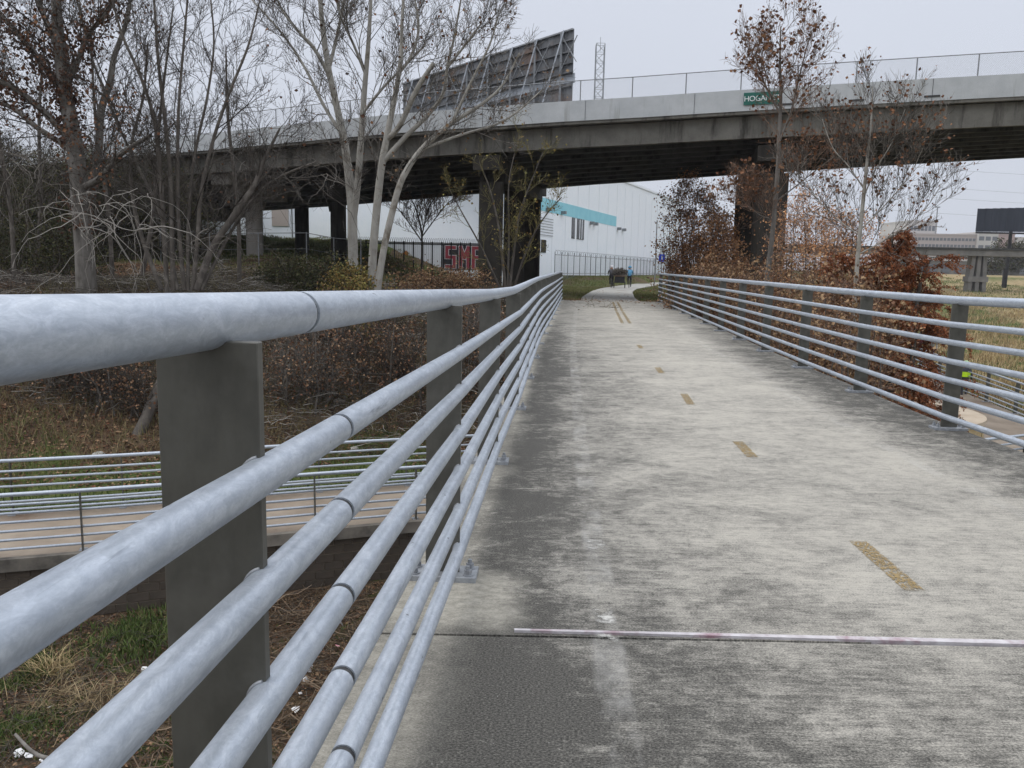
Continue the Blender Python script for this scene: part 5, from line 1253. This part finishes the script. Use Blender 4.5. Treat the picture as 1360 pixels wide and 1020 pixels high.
# pale vine tangle, drooping arcs
def tangle(label, x0, x1, y0, y1, Y, n, seed, twm, r=.014, drop=2.4, name='vine_tangle', group='pale vine tangles on the bank'):
    rng = np.random.default_rng(seed); out = []
    c = at((x0+x1)/2, y1, Y); g = Hs(c[0], Y)
    root = thing(name, label, 'vines', (c[0], Y, g), group); root['world'] = 1
    for k in range(n):
        a = at(rng.uniform(x0, x1), rng.uniform(y0, y0+(y1-y0)*.45), Y+rng.uniform(-1.2, 1.2)); d = np.array([rng.choice([-1, 1])*rng.uniform(.2, 1), rng.uniform(-.4, .4), rng.uniform(-.5, .9)])
        pts = [a]; m = 12; Ln = rng.uniform(1.2, drop*1.4)
        for j in range(m-1):
            d[2] -= rng.uniform(0, .34); d += rng.normal(size=3)*.25; d /= np.linalg.norm(d); pts.append(pts[-1]+d*Ln/(m-1))
        pts = np.array(pts); out.append((pts, np.linspace(r*rng.uniform(.6, 1.4), r*.35, m)))
        for b in range(3): 
            q = pts[rng.integers(3, m-1)]; d2 = rng.normal(size=3); d2[2] -= .6; d2 /= np.linalg.norm(d2); out.append((np.array([q, q+d2*.2+rng.normal(size=3)*.05, q+d2*.45]), np.array([r*.4, r*.3, r*.2])))
    V, F_ = tubes(out, 4); link('vines', npmesh('vines', V, F_, twm), root)
tangle('bleached pale vine tangle arching right of the vine-wrapped trunk', 75, 200, 250, 385, 28.5, 30, 401, TWIGP, .013, 3.2)
tangle('bleached pale vine tangle at the foot of the many-stemmed tree', 185, 300, 300, 390, 28, 26, 402, TWIGG, .011)
tangle('grey tangled twigs crossing in front of the round column', 290, 430, 180, 330, 31, 60, 403, TWIGG, .011, 3.2)
tangle('grey drooping twigs at the left edge', -20, 90, 180, 330, 29, 50, 404, TWIGG, .011, 3.0)
tangle('brown hanging vines over the leaf slope left of the near post', 30, 230, 440, 560, 25, 150, 405, TWIGD, .009, 2.2)
# vine-laden dead leaf clusters on tree 1
# small bare tree in front of the white office
KK[0] = .3
sh = [PXY([(560, 345, 4), (560, 310, 4), (553, 280, 3), (545, 262, 2)], 58), PXY([(560, 315, 3), (568, 280, 2.5), (580, 258, 2)], 58), PXY([(560, 315, 3), (590, 275, 2), (605, 262, 1.2)], 58), PXY([(560, 320, 3), (535, 285, 2), (520, 268, 1.2)], 58)]
plant('bare_bush', 'bare vase-shaped bush in front of the white office', 'shrub', sh, (18, 9, 4), (2.0, .9, .4), BARKD, TWIGR, 91, gn=.1, up=.4, rmin=.012)
# background trees at right
for i, (x, Y, h, wd, lab) in enumerate(((1345, 230, 9, 9, 'hazy grey bare tree under the far bridge at the right edge'), (1320, 260, 7, 12, 'hazy grey low trees right of the far bridge pier'), (1275, 300, 8, 16, 'hazy grey treeline left of the far bridge pier'), (1250, 320, 7, 16, 'hazy grey treeline beside the rusty conifer'))):
    rng = np.random.default_rng(500+i); p = at(x, 355, Y); g = 2.0; X = p[0]
    lim = [smooth_poly([(X+dx*.3, Y, g-.3), (X+dx*.6, Y, g+h*.4), (X+dx, Y+rng.uniform(-1, 1), g+h*rng.uniform(.7, .95))], [.3, .2, .08]) for dx in np.linspace(-wd/2, wd/2, 9)]
    plant('far_tree', lab, 'tree', lim, (14, 8), (h*.35, h*.16), BARKG, TWIGG, 510+i, LEAFG, 2200, .5, 'far trees at the right', ground=False, rmin=.05, spread=.5, gn=.2, tmin=.1)

# ------------------------------------------------------------------ ground cover
def scatter(rng, n, fx, keep, big=False):
    x, y = fx(n); m = keep(x, y); x, y = x[m], y[m]; return x, y, H(x, y)
def blades(rng, x, y, z, h, w_, lean=.5):
    n = len(x); a = rng.uniform(0, 6.283, n); hh = h*rng.uniform(.4, 1.3, n); ww = w_*rng.uniform(.6, 1.3, n); b = rng.uniform(0, 6.283, n); le = lean*hh*rng.uniform(.2, 1, n)
    p = np.stack([x, y, z-.02], -1); s_ = np.stack([np.cos(a)*ww, np.sin(a)*ww, 0*a], -1); m = p+np.stack([np.cos(b)*le*.35, np.sin(b)*le*.35, hh*.6], -1); t = p+np.stack([np.cos(b)*le, np.sin(b)*le, hh], -1)
    V = np.stack([p-s_, p+s_, m+s_*.7, t, m-s_*.7], 1).reshape(-1, 3); i = np.arange(n)*5
    return V, np.concatenate([np.stack([i, i+1, i+2, i+4], -1)]), np.stack([i+4, i+2, i+3], -1)
def grass(name, n, fx, keep, h, w_, mat, seed, lean=.5):
    rng = np.random.default_rng(seed); x, y, z = scatter(rng, n, lambda n: fx(rng, n), keep)
    V, Q, T = blades(rng, x, y, z, h, w_, lean); F_ = np.concatenate([np.concatenate([T, T[:, :1]*0+T[:, 2:3]], 1)[:, :3]])
    me = bpy.data.meshes.new(name); fl = np.concatenate([Q.ravel(), F_.ravel()]).astype(np.int32); ls = np.concatenate([np.arange(len(Q))*4, len(Q)*4+np.arange(len(F_))*3]).astype(np.int32); lt = np.concatenate([np.full(len(Q), 4), np.full(len(F_), 3)]).astype(np.int32)
    me.vertices.add(len(V)); me.vertices.foreach_set('co', V.astype(np.float32).ravel()); me.loops.add(len(fl)); me.loops.foreach_set('vertex_index', fl)
    me.polygons.add(len(ls)); me.polygons.foreach_set('loop_start', ls); me.polygons.foreach_set('loop_total', lt); me.materials.append(mat); me.update(); me.validate()
    return tag(link(name, me), kind='stuff')
def box_(x0, x1, y0, y1): return lambda rng, n: (rng.uniform(x0, x1, n), rng.uniform(y0, y1, n))
def pth_clear(x, y): return (np.abs(x-pathx(y)) > 1.5) | (y < 39)
def dd(x, y): return pdist(x, y)[0]
def nz(x, y): return wav(x*1.7, y*1.7)[0]
def fz(x, y): return wav(x*2.3+5, y*2.3)[1]
o = grass('grass', 60000, box_(-18, 3, 17.5, 29), lambda x, y: (dd(x, y) > 1.9) & (dd(x, y) < 6+nz(x, y)*7) & (fz(x, y) > -.25), .13, .012, GRASSG, 1); tag(o, 'green grass strip behind the far lower railing', 'grass')
o = grass('grass', 60000, box_(-14, 1.5, 6.5, 18.5), lambda x, y: (dd(x, y) < -2.0) & (nz(x, y)+fz(x, y)*1.1 > .15), .10, .011, GRASSG, 2); tag(o, 'scattered green weeds on the ground below the wall', 'weeds')
o = grass('dry_grass', 26000, box_(-14, 1.5, 6.5, 18.5), lambda x, y: (dd(x, y) < -2.0) & (nz(x, y)+fz(x, y) < -.05), .18, .006, randcol('matted_straw', [(.08, .06, .035), (.16, .12, .07), (.26, .20, .12)]), 3, 2.2); tag(o, 'matted straw on the ground below the wall', 'dry grass')
o = grass('dry_grass', 60000, box_(-18, 4, 20, 40), lambda x, y: (dd(x, y) > 4) & (fz(x, y) > -.05), .5, .008, randcol('bank_grass', [(.10, .085, .035), (.2, .16, .085), (.12, .12, .04), (.27, .2, .11)]), 4, 1.1); tag(o, 'dry tangled grass on the left bank', 'dry grass')
o = grass('lawn', 90000, box_(-9, 20, 38.5, 90), lambda x, y: pth_clear(x, y) & (y > 39.5), .14, .02, GRASSD, 5); tag(o, 'olive lawn beside the path under the viaduct', 'grass')
o = grass('lawn', 50000, box_(-30, -8, 44, 78), lambda x, y: x < 0, .16, .022, GRASSD, 6); tag(o, 'rough grass on the mound under the viaduct', 'grass')
o = grass('reed_field', 150000, box_(22, 75, 38, 135), lambda x, y: (dd(x, y) < -2.2) & (nz(x, y)*1.3+fz(x, y)*.5 >  .02), .62, .028, STRAW, 7, .8); tag(o, 'yellow dry grass field beyond the curved railing', 'dry grass')
o = grass('green_weeds', 90000, box_(22, 95, 30, 190), lambda x, y: (dd(x, y) < -2.2) & (nz(x, y)*1.3+fz(x, y)*.5 < .12), .36, .03, GRASSG, 8); tag(o, 'green weeds in the field beyond the curved railing', 'weeds')
def litter(name, n, fx, keep, size, mat, seed, lab, cat):
    rng = np.random.default_rng(seed); x, y, z = scatter(rng, n, lambda n: fx(rng, n), keep)
    V, F_ = leaves(rng, np.stack([x, y, z+.03], -1), size, .6, 0.); V[:, 2] = np.where(True, V[:, 2]*.55+np.repeat(z+.03, 4)*.45, 0)
    return tag(link(name, npmesh(name, V, F_, mat)), lab, cat, kind='stuff')
litter('leaf_litter', 110000, box_(-22, 4, 21, 44), lambda x, y: (dd(x, y) > 3.2+nz(x, y)*3), .10, LITTER, 11, 'brown fallen leaves covering the left bank', 'leaves')
litter('leaf_litter', 60000, box_(4.5, 22, 14, 44), lambda x, y: (dd(x, y) > 1.9) & pth_clear(x, y), .10, LITTER, 12, 'brown fallen leaves under the right shrubs', 'leaves')
litter('leaf_litter', 45000, box_(-14, 2, 6.5, 19), lambda x, y: (dd(x, y) < -1.9), .07, LITTER, 13, 'fallen leaves on the ground below the wall', 'leaves')
STRAWD = randcol('dull_straw', [(.12, .09, .05), (.24, .18, .10), (.34, .27, .16)])
def gpt(px, py, z0=-6.2):
    d = fwd+cr*(px-680)/FPX+cu*(510-py)/FPX; zz = z0
    for _ in range(8):
        t = (zz-EYE)/d[2]; zz = Hs(d[0]*t, d[1]*t)
    return d[0]*t, d[1]*t
for i, (px, py, r, n, mat, h_, w_, ln, lab) in enumerate(((185, 845, .9, 2400, GRASSG, .20, .016, .8, 'bright green weed patch left of the near post below the wall'), (20, 800, .6, 1500, GRASSG, .2, .016, .8, 'green weeds at the wall foot by the left edge'),
        (30, 965, .7, 1300, GRASSG, .15, .014, .8, 'green weeds at the left edge below the straw'), (110, 925, .8, 800, STRAWD, .24, .008, 3.2, 'matted heap of tan straw in the lower left debris'), (70, 895, .3, 250, STRAW, .4, .008, 2.2, 'clump of tan straw beside the green weeds'), (660, 380, 0, 0, None, 0, 0, 0, ''))):
    if not n: continue
    gx0, gy0 = gpt(px, py); rg_ = np.random.default_rng(900+i)
    o = grass('weed_patch' if mat is GRASSG else 'straw_clump', n, lambda rng, n: (gx0+rng.normal(size=n)*r*.55, gy0+rng.normal(size=n)*r*.6), lambda x, y: (nz(x*3, y*3) > -.25), h_, w_, mat, 900+i, ln); tag(o, lab, 'weeds' if mat is GRASSG else 'dry grass')
# sticks and flood debris
def sticks(name, n, fx, keep, L_, r, mat, seed, lab, lift=.05):
    rng = np.random.default_rng(seed); x, y, z = scatter(rng, n, lambda n: fx(rng, n), keep); out = []
    for i in range(len(x)):
        a = rng.uniform(0, 6.283); l = L_*rng.uniform(.3, 1.3); d = np.array([math.cos(a), math.sin(a), rng.uniform(-.1, .25)]); p = np.array([x[i], y[i], z[i]+rng.uniform(0, lift)])
        out.append((np.array([p, p+d*l*.33+rng.normal(size=3)*.04*L_, p+d*l*.66+rng.normal(size=3)*.05*L_, p+d*l]), np.linspace(r, r*.4, 4)*rng.uniform(.5, 1.5)))
    V, F_ = tubes(out, 3); return tag(link(name, npmesh(name, V, F_, mat)), lab, 'sticks', kind='stuff')
sticks('flood_debris', 9000, box_(-12, 1.5, 7, 19), lambda x, y: (dd(x, y) < -2.0), .6, .006, TWIGD, 21, 'dark twigs and debris washed up below the wall', .12)
sticks('flood_debris', 1500, box_(-6, 1, 11, 18), lambda x, y: (dd(x, y) < -2.0), .9, .010, randcol('brown_stick', [(.06, .042, .028), (.12, .085, .055), (.22, .16, .11)]), 22, 'brown sticks piled against the foot of the wall', .3)
sticks('fallen_twigs', 14000, box_(-20, 4, 24, 38), lambda x, y: (dd(x, y) > 4), .8, .007, TWIGD, 23, 'dark twigs and low brush covering the left bank', .45)
sticks('fallen_twigs', 3500, box_(-20, 4, 24, 38), lambda x, y: (dd(x, y) > 4), 1.0, .008, TWIGP, 24, 'grey twigs scattered over the left bank', .5)
# upright scrub on the bank: arching stems
def scrub(n, x0, x1, y0, y1, h, mat, seed, lab, keep=lambda x, y: x < 1e9, lf=None, nlf=0):
    rng = np.random.default_rng(seed); x, y, z = scatter(rng, n, lambda n: (rng.uniform(x0, x1, n), rng.uniform(y0, y1, n)), keep); out = []
    for i in range(len(x)):
        p = np.array([x[i], y[i], z[i]-.05]); d = np.array([rng.normal()*.5, rng.normal()*.5, 1.]); pts = [p]; l = h*rng.uniform(.4, 1.2); side = rng.normal(size=2)*.16
        for j in range(6): d[2] -= .2; d[:2] += side; d /= np.linalg.norm(d); pts.append(pts[-1]+d*l/6)
        out.append((np.array(pts), np.linspace(.009, .003, 7)))
    V, F_ = tubes(out, 3); return tag(link('scrub', npmesh('scrub', V, F_, mat)), lab, 'scrub', kind='stuff')
scrub(9000, -20, 3, 25, 40, 1.1, TWIGD, 31, 'dark arching scrub stems on the left bank', lambda x, y: (dd(x, y) > 5) & (fz(x, y) > -.2))
scrub(4500, -20, 3, 24, 40, 1.0, TWIGG, 32, 'grey arching scrub stems on the left bank', lambda x, y: (dd(x, y) > 5.5) & (nz(x, y) > -.1))
scrub(7000, 5.5, 20, 14, 40, 1.3, TWIGR, 33, 'red-brown scrub stems below the right railing', lambda x, y: (dd(x, y) > 2.2) & (x > rx0(y)+.5) & (np.hypot(x-12.9, y-28.2) > 3.6))
# rocks on the bank
rk = random.Random(12)
for (x, y, Y, s) in ((450, 452, 27, .22), (395, 500, 25, .20), (470, 505, 25, .14), (380, 440, 28, .3), (130, 575, 22.5, .2), (520, 470, 28, .2)):
    p = at(x, y, Y); zg = Hs(p[0], Y); m = MB(); bmesh.ops.create_icosphere(m.bm, subdivisions=2, radius=s)
    for v in m.bm.verts: v.co = v.co*rk.uniform(.82, 1.1); v.co.z *= .6
    o = m.build('rock', COPING if s > .21 else PATHC); o.location = (p[0], Y, zg+s*.2)
    tag(o, {450: 'pale stone on the leafy slope right of the near post', 395: 'grey stone low on the leafy slope just right of the near post', 470: 'small grey stone low on the slope above the farther railing', 380: 'largest grey stone on the slope under the top pipe', 130: 'stone lying in the grass strip behind the farther railing', 520: 'grey stone on the slope beside the second post'}[x], 'rock', 'stones on the left bank')
# stumps and fallen branch
tag(link('dead_stump', npmesh('dead_stump', *tubes([smooth_poly([tuple(at(172, 600, 23.4)), tuple(at(192, 560, 23.8)), tuple(at(208, 520, 24.2)), tuple(at(232, 470, 25)), tuple(at(262, 430, 26))], [.2, .17, .15, .13, .1])], 9), BARKD, True)), 'dark leaning dead trunk on the slope left of the near post', 'stump')
tag(link('fallen_branch', npmesh('fallen_branch', *tubes([smooth_poly([tuple(at(20, 975, 10.4)), tuple(at(50, 1003, 10.2)), tuple(at(95, 1012, 10.0)), tuple(at(130, 1030, 9.9))], [.02, .03, .028, .015])], 6), BARKG, True)), 'bare crooked stick lying at the bottom left corner', 'branch')
# litter pieces, each its own object
def bit(px, py, kind, s, lab, grp='white litter below the bridge'):
    # intersect the ray with the ground
    d = fwd+cr*(px-680)/FPX+cu*(510-py)/FPX; zz = -6.2
    for _ in range(8):
        t = (zz-EYE)/d[2]; zz = Hs(d[0]*t, d[1]*t)
    rs_ = random.Random(int(px*7+py)); m = MB()
    if kind == 'cup':
        n = 12; va = [m.bm.verts.new((math.cos(k/n*6.283)*s*.35, math.sin(k/n*6.283)*s*.35, 0)) for k in range(n)]; vb = [m.bm.verts.new((math.cos(k/n*6.283)*s*.5, math.sin(k/n*6.283)*s*.5, s*1.1)) for k in range(n)]
        for k in range(n): m.bm.faces.new((va[k], va[(k+1) % n], vb[(k+1) % n], vb[k]))
        m.bm.faces.new(va[::-1])
    else:
        vs = [m.bm.verts.new((math.cos(a)*s*rs_.uniform(.5, 1), math.sin(a)*s*rs_.uniform(.4, .9), rs_.uniform(0, s*.4))) for a in np.linspace(0, 5.6, 7)]; m.bm.faces.new(vs)
        bmesh.ops.solidify(m.bm, geom=m.bm.faces[:], thickness=s*.2)
    o = m.build('plastic_cup' if kind == 'cup' else 'litter_scrap', PINKP if kind == 'pink' else WHITEP); o.location = (d[0]*t, d[1]*t, zz+.06); o.rotation_euler = (rs_.uniform(-1.2, 1.2), rs_.uniform(-.4, .4), rs_.uniform(0, 6.28))
    tag(o, lab, 'litter', grp)
for a in ((193, 893, 's', .10, 'white scrap in the debris, upper one of two just left of the near post'), (179, 909, 's', .10, 'white scrap in the debris, lower one of two just left of the near post'), (68, 943, 's', .07, 'small round white scrap left of centre in the lower left debris'),
          (129, 958, 'pink', .09, 'pinkish white scrap lying right of the straw heap'), (25, 1006, 's', .13, 'white scrap at the bottom left corner, left of a pair'), (37, 1009, 's', .10, 'white scrap at the bottom left corner, right of a pair'), (59, 1014, 's', .09, 'white scrap beside the crooked stick'),
          (452, 833, 's', .11, 'white scrap between the third and fourth pipes'), (411, 896, 'cup', .11, 'tipped white cup under the fourth pipe'), (406, 908, 's', .09, 'white scrap just below the tipped cup'), (395, 913, 's', .07, 'white scrap left of the tipped cup'),
          (394, 946, 's', .10, 'white scrap above the ring joint of the fifth pipe'), (399, 925, 's', .05, 'tiny white scrap midway below the tipped cup'), (440, 838, 'pink', .06, 'pink scrap left of the scrap between the pipes'), (448, 862, 'pink', .08, 'pink scrap below the scrap between the pipes'),
          (487, 775, 's', .16, 'large white plastic rag caught in the sticks under the wall')):
    bit(*a)
# a few leaves on the deck at the far end
rng = np.random.default_rng(9); yy_ = np.r_[rng.uniform(37.5, 41, 260), rng.uniform(30, 60, 120)]; xx_ = np.array([rng.uniform(lx(min(y, 39))+.1, rx(min(y, 39))-.1) for y in yy_])
zz_ = np.array([dz(min(y, 39.3)) if y < 39.4 else -.02 for y in yy_])
V, F_ = leaves(rng, np.stack([xx_, yy_, zz_+.02], -1), .10, .4, 0.); V[:, 2] = np.repeat(zz_, 4)+.01+np.abs(V[:, 2]-np.repeat(zz_, 4))*.3
tag(link('deck_leaves', npmesh('deck_leaves', V, F_, LITTER)), 'brown leaves strewn where the deck meets the path', 'leaves', kind='stuff')

# ------------------------------------------------------------------ haze
hz = MB().box(-1300, 1500, -1000, 2300, -8.5, 48).build('haze', None); hz['kind'] = 'stuff'
hm = bpy.data.materials.new('haze_volume'); hm.use_nodes = True; hm.node_tree.nodes.clear()
ho = hm.node_tree.nodes.new('ShaderNodeOutputMaterial'); hv = hm.node_tree.nodes.new('ShaderNodeVolumePrincipled')
hv.inputs['Density'].default_value = .00022; hv.inputs['Color'].default_value = (.86, .89, .95, 1)
hm.node_tree.links.new(hv.outputs[0], ho.inputs['Volume']); hz.data.materials.append(hm)
